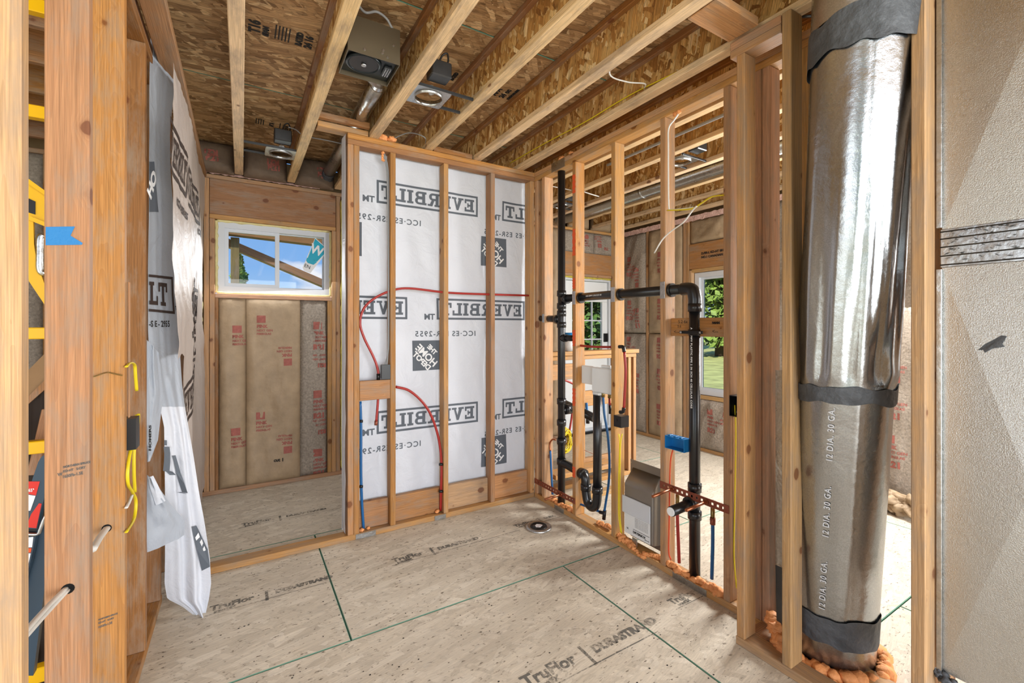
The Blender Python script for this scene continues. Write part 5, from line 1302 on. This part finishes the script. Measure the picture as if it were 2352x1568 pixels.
for y in (2.0, 3.1, 4.1): cyl('joint_band', (3.43, y, 2.80), (3.43, y+.03, 2.80), .0645, M_['galvanised_thin'], d2, 20)
cable('grey conduit under the joists of the next room', [Vector((2.62, 1.4, 2.80)), Vector((2.60, 2.4, 2.795)), Vector((2.60, 2.75, 2.80))], .011, 'cable_grey', flat=1)
cable('white cable across the joist bay left of the tall black stack top', [onZ(1268, 428, TOP+.03), onZ(1290, 432, TOP+.04), onZ(1312, 437, TOP+.03)], .006, 'cable_white')
cable('white cable loop under the joists right of the orange marked stud', [onZ(1340, 440, TOP+.01), onZ(1358, 446, TOP-.01), onZ(1375, 451, TOP+.0)], .008, 'cable_white')
cable('thin grey cable strung above the alcove toward the back partition end', [onZ(663, 292, 2.86), onZ(680, 298, 2.87), onZ(700, 312, 2.85), onZ(750, 322, 2.84), onZ(795, 332, 2.84)], .005, 'cable_grey')
# ------------------------------------------------------------------ big round duct in the chase
big = thing('round_duct', 'big dented twelve inch galvanised round duct standing in the stud chase', 'duct', (2.24, .955, 0))
def dc(z): return Vector((2.245-.110*z, .958-.090*z, z))
def ductsec(name, z0, z1, R, mat, dent=0.0, parent=big, dz=.018, seg=96, tilt=0.0, wav=0.0, sd=0):
    n = max(2, int((z1-z0)/dz)); vs, fs = [], []
    for i in range(n+1):
        f = i/n
        for k in range(seg):
            a = 2*PI*k/seg
            z = z0+(z1-z0)*f + tilt*math.cos(a-3.6) + wav*noise.noise(Vector((math.cos(a)*2.5+sd, math.sin(a)*2.5, 3.3*(i/n))))
            zz = (z-1.15)
            r = R
            if dent:
                fade = min(1, max(0, (z-1.215)/.05)); dsave = dent; dent_ = dent*fade
                w = math.exp(-((z-1.45)/.45)**2)
                r += dent_*w*noise.noise(Vector((a*3.2, z*.8, 1)))*1.3+dent_*.6*w*noise.noise(Vector((a*7, z*1.3, 5)))
                r += dent_*.45*noise.noise(Vector((a*2.1, z*.7, 11)))
                # kinks fanning out of one point above the joint
                da = (a-4.15); r -= dent_*1.1*math.exp(-(da/.16)**2-((z-1.31)/.16)**2)
                r += dent_*.4*math.exp(-((da-.5)/.30)**2-((z-1.27)/.05)**2)
                r -= dent_*.7*math.exp(-((da-.25-.35*(z-1.3))/.07)**2)*math.exp(-((z-1.6)/.45)**2)
                r -= dent_*.6*math.exp(-((da+.28-.25*(z-1.3))/.06)**2)*math.exp(-((z-1.6)/.40)**2)
            else:
                r += .0025*noise.noise(Vector((a*3, z*.9, sd)))
            # lock seam
            r += .004*math.exp(-((a-3.78)/.03)**2)
            c = dc(z); vs.append((c.x+r*math.cos(a), c.y+r*math.sin(a), z))
    for i in range(n):
        for k in range(seg):
            k2 = (k+1) % seg; fs.append((i*seg+k, i*seg+k2, (i+1)*seg+k2, (i+1)*seg+k))
    return centred(name, vs, fs, M_[mat], parent, True)
RB = .160
lowp = ductsec('lower_pipe', .012, 1.235, RB-.002, 'galvanised', 0, sd=3)
upp = ductsec('upper_pipe', 1.20, 2.60, RB+.001, 'galvanised', .017)
ductsec('boot', 2.56, 2.95, RB+.006, 'galvanised', 0, sd=8)
ductsec('sealant_band', 1.155, 1.225, RB+.007, 'mastic', 0, wav=.018, sd=1)
ductsec('sealant_band', .13, .255, RB+.004, 'mastic', 0, wav=.02, sd=5, tilt=.0)
ductsec('sealant_band', 2.44, 2.56, RB+.012, 'mastic', 0, wav=.018, sd=9)
def dsurf(a, z, off=.002):
    c = dc(z); r = RB+off; return Vector((c.x+r*math.cos(a), c.y+r*math.sin(a), z))
for z in (.94, .62, .30):
    m_ = fontmesh('12 DIA. 30 GA.', .030, .0006, 1.15)
    decal('embossed_text', m_, lambda a, b_: dsurf(3.36-b_/RB, z+a-.02, .0012), M_['vinyl_white'], lowp, .02)
cyl('hanger_strap', onX(1826, 40, 2.05), onX(1872, 36, 2.05), .006, M_['steel_dark'], big)
# ------------------------------------------------------------------ rectangular plenum
pn = thing('sheet_metal_plenum', 'tall flat galvanised plenum box with cross creased panels at the right edge', 'duct', (2.25, .3, .28))
PX = 2.035; py0, py1 = .125, .532
def cross_panel(z0, z1, cz):
    vs = [(PX, py1, z0), (PX, py0, z0), (PX, py0, z1), (PX, py1, z1), (PX-.020, (py0+py1)/2, cz), (PX+.45, py1, z0), (PX+.45, py0, z0), (PX+.45, py0, z1), (PX+.45, py1, z1)]
    fs = [(0, 4, 1), (1, 4, 2), (2, 4, 3), (3, 4, 0), (5, 6, 7, 8), (0, 3, 8, 5), (1, 6, 7, 2), (3, 2, 7, 8), (0, 5, 6, 1)]
    return vs, fs
for nm, z0, z1, cz in (('lower_section', .285, 1.655, .97), ('upper_section', 1.785, 2.93, 2.36)):
    vs, fs = cross_panel(z0, z1, cz); centred(nm, vs, fs, M_['galvanised_sheet'], pn)
jn = bx('joint_flange', pn, PX-.003, PX+.452, py0-.003, py1+.003, 1.656, 1.784, M_['galvanised_thin'], .001)
for z in (1.664, 1.694, 1.724, 1.752, 1.776): cyl('rib', (PX-.004, py0, z), (PX-.004, py1+.004, z), .0022, M_['steel_dark'], jn, 8)
vs, fs = [], []
for k in range(60):
    y = random.uniform(.36, .53) if k < 45 else random.uniform(.15, .5); z = random.uniform(1.665, 1.775); a = random.uniform(-.8, .8); L_ = random.uniform(.006, .022); w_ = random.uniform(.0008, .002)
    b_ = len(vs); d = Vector((0, math.cos(a), math.sin(a))); nn = Vector((0, -math.sin(a), math.cos(a)))
    p = Vector((PX-.0090, y, z)); vs += [p-d*L_/2, p+nn*w_, p+d*L_/2, p-nn*w_]; fs.append((b_, b_+1, b_+2, b_+3))
o = centred('sealant_scratches', vs, fs, M_['mastic'], jn); o['kind'] = 'stuff'
bx('corner_flange', pn, PX-.012, PX-.002, py1-.002, py1+.012, .29, 1.65, M_['galvanised_thin'], .001)
bx('corner_flange', pn, PX-.012, PX-.002, py1-.002, py1+.012, 1.79, 2.9, M_['galvanised_thin'], .001)
# smears of sealant
smear = [(2300, 770), (2312, 772), (2302, 790), (2308, 796), (2280, 800), (2262, 810), (2258, 803), (2246, 804), (2262, 790), (2282, 780)]
poly('sealant_smear', [onX(x, y, PX-.0095) for x, y in smear], M_['mastic'], pn, .001, (-1, 0, 0))
blob('sealant_blob', [(onX(2155, 1545, PX-.01), .014), (onX(2170, 1560, PX-.01), .018), (onX(2190, 1575, PX-.01), .018)], M_['mastic'], pn, .6)
# metal strip behind the chase stud
ms_ = thing('metal_strip', 'bent grey sheet metal strip standing behind the grained chase stud', 'metal strip', (2.12, 1.03, .1))
board2('strip', ms_, onX(1789, 1300, 2.10), onX(1789, 850, 2.10), .03, .002, M_['galvanised_thin'], (0, 1, 0))
board2('lower_strip', ms_, onX(1793, 1440, 2.08), onX(1790, 1300, 2.10), .035, .002, M_['steel_dark'], (0, 1, 0))

# ------------------------------------------------------------------ foam
def OF(lbl, pts, r, n, **k): return foamrow('spray_foam', lbl, pts, r, 0 or M_['foam_orange'], n, **k)
zf = PL+.008
OF('orange foam where the blue line meets the back bottom plate', [onY(830, 1216, yk), onY(846, 1212, yk)], .012, 6)
OF('orange foam where the red line meets the back bottom plate', [onY(1004, 1174, yk), onY(1022, 1166, yk)], .011, 7)
OF('orange foam around the foot of the tall black stack', [Vector((XW+.03, 2.96, zf)), Vector((XW+.035, 2.85, zf)), Vector((XW+.03, 2.74, zf))], .020, 14)
OF('small round orange foam lump beside the orange marked stud foot', [Vector((XW+.03, 2.70, zf)), Vector((XW+.03, 2.66, zf))], .020, 5)
OF('orange foam at the foot of the blue line near the yellow cables', [onX(1375, 1200, XPX), onX(1392, 1207, XPX), onX(1402, 1212, XPX)], .016, 8)
OF('orange foam mound under the two yellow cables', [Vector((XW+.02, 2.17, zf+.005)), Vector((XW+.03, 2.10, zf+.005)), Vector((XW+.03, 2.06, zf))], .021, 12)
OF('wavy orange foam bead running under the beige metal cover', [Vector((XW+.012, 2.06, zf)), Vector((XW-.004, 2.00, zf-.012)), Vector((XW-.006, 1.95, zf-.02)), Vector((XW+.01, 1.92, zf)), Vector((XW+.035, 1.87, zf)), Vector((XW+.04, 1.83, zf))], .015, 22)
OF('long orange foam bead in front of the black down pipe foot', [Vector((XW+.015, 1.765, zf+.012)), Vector((XW+.02, 1.70, zf+.006)), Vector((XW+.012, 1.62, zf+.002)), Vector((XW+.02, 1.56, zf)), Vector((XW+.03, 1.49, zf+.002)), Vector((XW+.02, 1.44, zf)), Vector((XW+.035, 1.42, zf))], .021, 36, jit=.45)
OF('fat orange foam lump between the chase studs', [Vector((2.10, 1.13, zf+.05)), Vector((2.07, 1.10, zf+.03)), Vector((2.04, 1.065, zf)), Vector((2.03, 1.035, zf-.01))], .030, 14)
r_ = []
for k in range(26):
    a = 2.6+k/25*3.6; c = dc(.02); r_.append(Vector((c.x+(RB+.028)*math.cos(a), c.y+(RB+.028)*math.sin(a), .024)))
o = foamrow('spray_foam', 'thick orange foam ring around the foot of the big round duct', r_, .028, M_['foam_orange'], 46, .35)
OF('orange foam blob on top of the back partition plate', [Vector((.86, 3.19, TOP+.02)), Vector((.93, 3.19, TOP+.02))], .03, 8)
OF('orange foam drip hanging under the back partition top plate', [onY(880, 348, yk), onY(878, 360, yk), onY(881, 370, yk)], .010, 8)
OF('orange foam on the top plate beside the tall black stack', [Vector((XW+.03, 2.80, TOP+.01)), Vector((XW+.03, 2.68, TOP+.01))], .018, 6)
OF('orange foam tuft where the white cable leaves the top plate', [onX(1553, 262, XW+.01), onX(1560, 258, XW+.01)], .012, 5)
for k, (nm, p, q, r, mt) in enumerate((('cream foam bead down the left corner of the window wall', (-.302, YE-.004, .06), (-.302, YE-.004, 1.75), .019, 'foam_cream'), ('yellow green foam strip at the upper left corner of the window wall', (-.300, YE-.002, 1.76), (-.296, YE-.002, 2.72), .012, 'foam_yellow'),
                            ('yellow green foam strip right of the window wall studs', (.845, YE+.004, .06), (.845, YE+.004, 2.70), .015, 'foam_yellow'))):
    p, q = Vector(p), Vector(q); n = 90; pts = []; R = []
    for i in range(n+1):
        t_ = i/n; pts.append(p.lerp(q, t_)+Vector((.35*r*noise.noise(Vector((t_*22, k*7, 1))), -.2*r, 0))); R.append(r*(.75+.9*abs(noise.noise(Vector((t_*26, k*3, 6))))+.25*noise.noise(Vector((t_*60, k, 2)))))
    vs, fs = sweep(pts, R, 10, .8); tag(centred('spray_foam', vs, fs, M_[mt], None, True), nm, 'foam')

# ------------------------------------------------------------------ floor flange
fg = thing('closet_flange', 'round steel and black closet flange let into the subfloor', 'floor flange', (1.84, 2.655, 0))
def disc(name, prof, mat, parent, c=(1.84, 2.655), seg=48):
    vs, fs = [], []
    for r, z in prof:
        for k in range(seg): vs.append((c[0]+r*math.cos(2*PI*k/seg), c[1]+r*math.sin(2*PI*k/seg), z))
    for i in range(len(prof)-1):
        for k in range(seg): k2 = (k+1) % seg; fs.append((i*seg+k, i*seg+k2, (i+1)*seg+k2, (i+1)*seg+k))
    fs.append(tuple((len(prof)-1)*seg+k for k in range(seg)))
    return centred(name, vs, fs, M_[mat], parent, True)
disc('steel_ring', [(.094, .001), (.094, .008), (.086, .011), (.066, .0115), (.062, .009)], 'galvanised_thin', fg)
disc('plastic_collar', [(.061, .0095), (.059, .014), (.050, .0145), (.047, .010)], 'plastic_black', fg)
disc('test_plate', [(.046, .0105), (.044, .0125), (.001, .0125)], 'abs_black', fg)
lb_ = poly('paper_label', [Vector((1.84+.030*a, 2.655+.030*b_, .0128)) for a, b_ in ((-1, -.4), (-.2, -1), (1, -.3), (.9, .3), (.1, .95), (-.7, .5))], M_['ink_white'], fg, .0004, (0, 0, 1))
decal('printed_text', shift(fontmesh('DO NOT REMOVE', .007, .0004), 1.815, 2.655), lambda a, b_: Vector((a, b_, .0134)), M_['ink_red'], lb_)
decal('printed_text', shift(fontmesh('TEST CAP', .010, .0004), 1.818, 2.640), lambda a, b_: Vector((a, b_, .0134)), M_['ink_red'], lb_)

# ------------------------------------------------------------------ beige metal cover between studs
mc = thing('metal_cover', 'beige metal recessed cover box with grey flap and printed label between studs', 'wall box', (2.2, 2.0, .05))
prof = [(2.236, .085), (2.160, .10), (2.160, .425), (2.236, .515)]
a_, b2_ = 1.885, 2.128
bm = bmesh.new(); vv = []
for y in (a_, b2_):
    vv.append([bm.verts.new((x, y, z)) for x, z in prof])
bm.faces.new(vv[0]); bm.faces.new(vv[1][::-1])
for i in range(4): bm.faces.new((vv[0][i], vv[1][i], vv[1][(i+1) % 4], vv[0][(i+1) % 4]))
bmesh.ops.recalc_face_normals(bm, faces=bm.faces[:])
es = [e for e in bm.edges if not all(v.co.x > 2.23 for v in e.verts)]
bmesh.ops.bevel(bm, geom=es, offset=.012, segments=4, profile=.5, affect='EDGES')
me = bpy.data.meshes.new('cover'); bm.to_mesh(me); bm.free(); me.materials.append(M_['pewter'])
for p_ in me.polygons: p_.use_smooth = True
cv = reg(bpy.data.objects.new('cover', me), mc)
bk = bx('back_flange', mc, 2.238, 2.243, 1.87, 2.145, .05, .565, M_['pewter'], .001)
cyl('rivet', (2.2375, 2.135, .545), (2.234, 2.135, .545), .004, M_['galvanised_thin'], bk, 10)
fp = bx('flap', mc, 2.149, 2.159, 1.90, 2.135, .235, .345, M_['vinyl_white'], .004)
lbl_ = bx('label', mc, 2.1575, 2.1592, 1.905, 2.118, .105, .234, M_['white_plastic'], 0)
def lab(tx, sz, y, z, bold=.0004): decal('printed_text', mirrored_at(fontmesh(tx, sz, bold), y, z), lambda a, b_: Vector((2.1570, a, b_)), M_['ink_black'], lbl_)
for i in range(7): lab('installation and use only as listed text', .0072, 2.03, .222-i*.009, .0)
decal('printed_rule', ([Vector((1.91, .148, 0)), Vector((2.045, .148, 0)), Vector((2.045, .151, 0)), Vector((1.91, .151, 0))], [(0, 1, 2, 3)]), lambda a, b_: Vector((2.1570, a, b_)), M_['ink_black'], lbl_)
lab('DRYERBOX', .020, 2.045, .126, .0012); lab('UL', .014, 2.10, .135, .0006); lab('meets code', .008, 1.95, .118)
bx('foot_bracket', mc, 2.165, 2.17, 2.02, 2.06, .039, .09, M_['galvanised_thin'], .001)

# ------------------------------------------------------------------ sticker on the alcove window
def wp(x, y): return onY(x, y, Y0+.055)
sg = thing('window_sticker', 'teal and white window sticker tilted in the upper right of the alcove window', 'sticker', wp(725, 590))
base = poly('backing', [wp(*q) for q in ((724, 546), (755, 574), (713, 627), (698, 621), (695, 614))], M_['ink_white'], sg, .002, (0, 1, 0))
poly('teal_field', [wp(*q)+Vector((0, -.0006, 0)) for q in ((724, 548), (753, 574), (728, 601), (707, 592))], M_['teal'], sg, .0004, (0, -1, 0))
poly('teal_wave', [wp(*q)+Vector((0, -.0006, 0)) for q in ((705, 592), (715, 592), (728, 602), (720, 608), (707, 604), (703, 598))], M_['teal'], sg, .0004, (0, -1, 0))
decal('printed_text', fontmesh('W', 1.0, .03), lambda a, b_: wp(711+a*27+b_*9, 578+a*11-b_*28)+Vector((0, -.0018, 0)), M_['ink_white'], sg)
decal('printed_text', fontmesh('EN', 1.0, .0), lambda a, b_: wp(698+a*11+b_*3, 612+a*5-b_*11)+Vector((0, -.0014, 0)), M_['ink_black'], sg)

# ------------------------------------------------------------------ room at the left: yellow scaffold, folded step, cardboard
YL = 2.30
sc_ = thing('scaffold_frame', 'yellow steel scaffold frame standing in the room behind the left studs', 'scaffold', (-.9, YL, 0))
def rail(px, py, hgt, nm='rung', yy=YL, slope=0):
    p = onY(px, py, yy); return bx(nm, sc_, -1.45, -.50, yy-.02, yy+.02, p.z-hgt/2, p.z+hgt/2, M_['yellow_paint'], .003, Matrix.Rotation(slope, 4, 'Y') if slope else None)
rail(88, 18, .050, 'top_rail'); rail(88, 260, .045); rail(88, 765, .042); rail(88, 1025, .046); rail(88, 1545, .055)
def pl_(x, y): return onY(x, y, YL)
gs_ = poly('gusset_plate', [pl_(*q) for q in ((60, 408), (108, 446), (108, 520), (76, 498), (78, 560), (84, 600), (94, 630), (106, 662), (106, 705), (66, 645), (60, 520))], M_['yellow_paint'], sc_, .012, (0, 1, 0))
poly('flange', [pl_(*q)+Vector((0, -.006, 0)) for q in ((62, 408), (108, 441), (108, 452), (62, 420))], M_['yellow_paint'], gs_, .005, (0, -1, 0))
poly('flange', [pl_(*q)+Vector((0, -.006, 0)) for q in ((66, 495), (108, 512), (108, 522), (66, 505))], M_['yellow_paint'], gs_, .005, (0, -1, 0))
poly('sticker', [pl_(*q)+Vector((0, -.002, 0)) for q in ((62, 454), (82, 463), (82, 493), (62, 487))], M_['plastic_black'], gs_, .001, (0, -1, 0))
for s_ in (-1.45, -.50): bx('leg', sc_, s_-.022, s_+.022, YL-.022, YL+.022, 0, 2.6, M_['yellow_paint'], .003)
tube('pull_handle', [pl_(100, 540), pl_(94, 548), pl_(93, 580), pl_(93, 615), pl_(98, 626), pl_(104, 626)], .012, M_['galvanised_thin'], sc_)
# dark blue folding step rail with warning stickers
YD = 2.05
def pd(x, y, yy=YD): return onY(x, y, yy)
sd = thing('step_ladder', 'dark blue folding step ladder with red warning stickers leaning behind the left studs', 'ladder', pd(60, 1560))
def band(name, pts, mat, parent, off=0, th=.03):
    return poly(name, [pd(*q)+Vector((0, off, 0)) for q in pts], M_[mat], parent, th, (0, 1, 0))
r1 = band('side_rail', [(108, 1040), (96, 1048), (88, 1060), (20, 1260), (20, 1460), (70, 1290), (92, 1180), (112, 1100)], 'ladder_blue', sd)
r2 = band('side_rail', [(112, 1110), (96, 1180), (20, 1440), (20, 1568), (66, 1568), (92, 1370), (112, 1270)], 'ladder_blue', sd, .035)
for pts, mt in ((((62, 1105), (92, 1105), (83, 1137), (62, 1133)), 'sticker_red'), (((62, 1135), (82, 1138), (70, 1172), (62, 1172)), 'ink_white'), (((90, 1155), (96, 1156), (84, 1212), (60, 1210), (72, 1180)), 'sticker_red'), (((60, 1214), (84, 1214), (80, 1232), (60, 1230)), 'plastic_black'), (((60, 1234), (77, 1232), (74, 1256), (60, 1256)), 'ink_white'), (((60, 1258), (73, 1258), (71, 1268), (60, 1268)), 'paint_orange'), (((60, 1270), (71, 1270), (64, 1302), (60, 1302)), 'ink_white')):
    band('sticker', pts, mt, r1, -.002, .0015)
decal('printed_text', fontmesh('65\u00b0', 1, .02), lambda a, b_: pd(66+a*10, 1128-b_*10)+Vector((0, -.004, 0)), M_['ink_white'], r1)
tube('wire_handle', [pd(60, 1226, YD-.01), pd(86, 1226, YD-.01), pd(92, 1216, YD-.01), (pd(100, 1195, YD-.01)), pd(108, 1180, YD-.01)], .005, M_['galvanised_thin'], sd, 8)
cb = thing('cardboard_sheet', 'brown cardboard sheet leaning with black plastic behind the left studs', 'cardboard', pd(90, 1060, 2.6))
poly('sheet', [onY(*q, 2.62) for q in ((60, 855), (114, 800), (114, 880), (60, 915))], M_['cardboard'], cb, .01, (0, 1, 0))
poly('sheet', [onY(*q, 2.60) for q in ((60, 915), (114, 862), (114, 884), (60, 932))], M_['lumber_brown'], cb, .01, (0, 1, 0))
bp_ = thing('plastic_sheet', 'dark plastic sheet hanging behind the yellow scaffold at the left', 'sheeting', onY(88, 1400, 2.7))
quadsheet('sheet', bp_, [onY(20, 870, 2.7), onY(20, 1200, 2.6), onY(20, 1700, 2.5)], [onY(130, 830, 2.7), onY(130, 1200, 2.6), onY(130, 1620, 2.5)], 'black_sheet', 20, 30, .05, 3)
lw = thing('loose_board', 'rough split board leaning in front of the dark plastic sheet', 'board', onY(80, 1100, 2.5))
board2('board', lw, onY(78, 1090, 2.45), onY(112, 940, 2.5), .05, .03, M_['lumber_brown'], (0, 1, 0))

# ------------------------------------------------------------------ outdoors
gnd = bx('lawn', None, -60, 90, -60, 90, -.75, -.55, M_['grass'], 0); gnd['kind'] = 'structure'
fence = thing('porch_frame', 'weathered porch post with beam and slanted brace outside the alcove window', 'porch', onY(540, 760, 6.4))
def pf(x, y): return onY(x, y, 6.4)
board2('post', fence, Vector((onY(540, 700, 6.4).x, 6.4, -.55)), onY(540, 548, 6.4), .19, .09, M_['timber_mossy'], (0, 1, 0))
board2('beam', fence, onY(470, 524, 6.3), onY(800, 566, 6.3), .14, .09, M_['lumber_plate'], (0, 1, 0))
board2('brace', fence, onY(480, 540, 6.45), onY(790, 672, 6.45), .16, .09, M_['lumber_plate'], (0, 1, 0))
def tree(lbl, x, y, h, w, leafmat, n, grp, conif=False, sd=0, base=-.55):
    o = thing('tree', lbl, 'tree', (x, y, base), grp); rnd = random.Random(sd)
    tube('trunk', [(x, y, base), (x+.1, y, base+h*.5), (x, y+.1, base+h*.9)], [w*.06, w*.04, w*.01], M_['bark'], o, 8, 3)
    vs, fs = [], []; s = w*.045 if not conif else w*.05
    lumps = [(rnd.uniform(0, 2*PI), rnd.uniform(.15, 1), rnd.uniform(.1, 1)) for _ in range(26)]
    for i in range(n):
        if conif:
            v = rnd.random()**1.3; rr = w*.5*(1-v)*(.75+.25*math.sin(v*40)); a = rnd.uniform(0, 2*PI); q = rr*math.sqrt(rnd.random())
            p = Vector((x+q*math.cos(a), y+q*math.sin(a), base+h*(.12+.88*v)-q*.25))
        else:
            a, rr, v = rnd.choice(lumps); c = Vector((x+math.cos(a)*rr*w*.33, y+math.sin(a)*rr*w*.33, base+h*(.25+.62*v)))
            d = Vector([rnd.gauss(0, 1) for _ in range(3)]).normalized()*w*.2*rnd.random()**.4; p = c+d
        e1 = Vector([rnd.gauss(0, 1) for _ in range(3)]).normalized(); e2 = e1.orthogonal().normalized()
        k = len(vs); vs += [p-e1*s, p+e2*s*.6, p+e1*s, p-e2*s*.6]; fs.append((k, k+1, k+2, k+3))
    centred('foliage', vs, fs, M_[leafmat], o)
pt_ = onY(572, 700, 22)
tree('pointed evergreen tree seen in the lower left pane of the alcove window', pt_.x-.35, 22, 5.0, 3.0, 'leaf_light', 5000, None, True, 1)
tl = [(28, 18.6, 7.5, 5), (25.5, 14.2, 8, 4.2), (33.5, 24.5, 8.5, 5), (20.3, 20.8, 7, 4.2), (15.9, 18.4, 5.5, 3.4), (21.5, 26.3, 8, 4.6), (35.5, 18.5, 9, 5.5), (27, 28.5, 9, 5.5), (33, 11, 9, 6), (16, 31, 8, 5.5)]
for i, (x, y, h, w) in enumerate(tl):
    tree('leafy green tree standing beyond the lawn outside', x, y, h+3, w+1, 'leaf' if i % 3 else 'leaf_light', 2600, 'trees beyond the lawn', i % 4 == 0, 10+i)

# ------------------------------------------------------------------ stamps and pencil on far boards
decal('printed_text', merge(mirrored_at(fontmesh('D.FIR-L KD-HT 0814', .035, .002), 3.30, 2.30), mirrored_at(fontmesh('NO.1 CANADIAN 06752', .035, .002), 3.30, 2.255)), lambda a, b_: Vector((XE+.0025, a, b_)), M_['ink_black'], we)
decal('printed_text', merge(mirrored_at(fontmesh('5.2 6x', .026, .0), 1.72, 1.475), mirrored_at(fontmesh('5.6', .022, .0), 1.725, 1.45), mirrored_at(fontmesh('<--', .03, .0), 1.75, 1.415), mirrored_at(fontmesh('<--', .03, .0), 1.50, 1.42), mirrored_at(fontmesh('NNNN', .018, .0014, .6), 1.50, 1.47)), lambda a, b_: Vector((XW+.0470, a, b_)), M_['ink_black'], wr)

# ------------------------------------------------------------------ small things in the next room
bk_ = thing('bucket', 'small blue and white bucket seen left of the tall black stack', 'bucket', (2.56, 3.19, 1.2335))
cyl('body', (2.56, 3.19, 1.2335), (2.56, 3.19, 1.335), .052, M_['white_plastic'], bk_, 24, .058)
cyl('blue_band', (2.56, 3.19, 1.336), (2.56, 3.19, 1.40), .0585, M_['box_blue'], bk_, 24, .060)
P = []
for k in range(9*14):
    a = 2*PI*k/14; rr_ = .075+.02*math.sin(k*.41)
    P.append(Vector((2.40+.9*rr_*math.cos(a), 3.05+.02*math.sin(k*.7)+.03*math.cos(a), .47+rr_*1.15*math.sin(a))))
tag(tube('cable_coil', P, .0045, M_['cable_yellow'], None, 6, 1), 'coil of yellow cable hanging low in the half wall behind the tall black stack', 'cable')
sp = [(Vector((4.40-.05*random.random(), 1.28+.075*i, .06+.05*random.random())), .09) for i in range(7)]
tag(blob('crumpled_insulation', sp, M_['kraft'], None, .6, 4, .75), 'crumpled brown paper insulation heaped on the floor at the far wall', 'insulation')
quad = grid('fibre_edge', lambda u, v: Vector((3.50+.05*u, YE-.012-.02*noise.noise(Vector((u*4, v*30, 2))), .1+v*2.5)), 4, 80, M_['glass_wool'], wa)
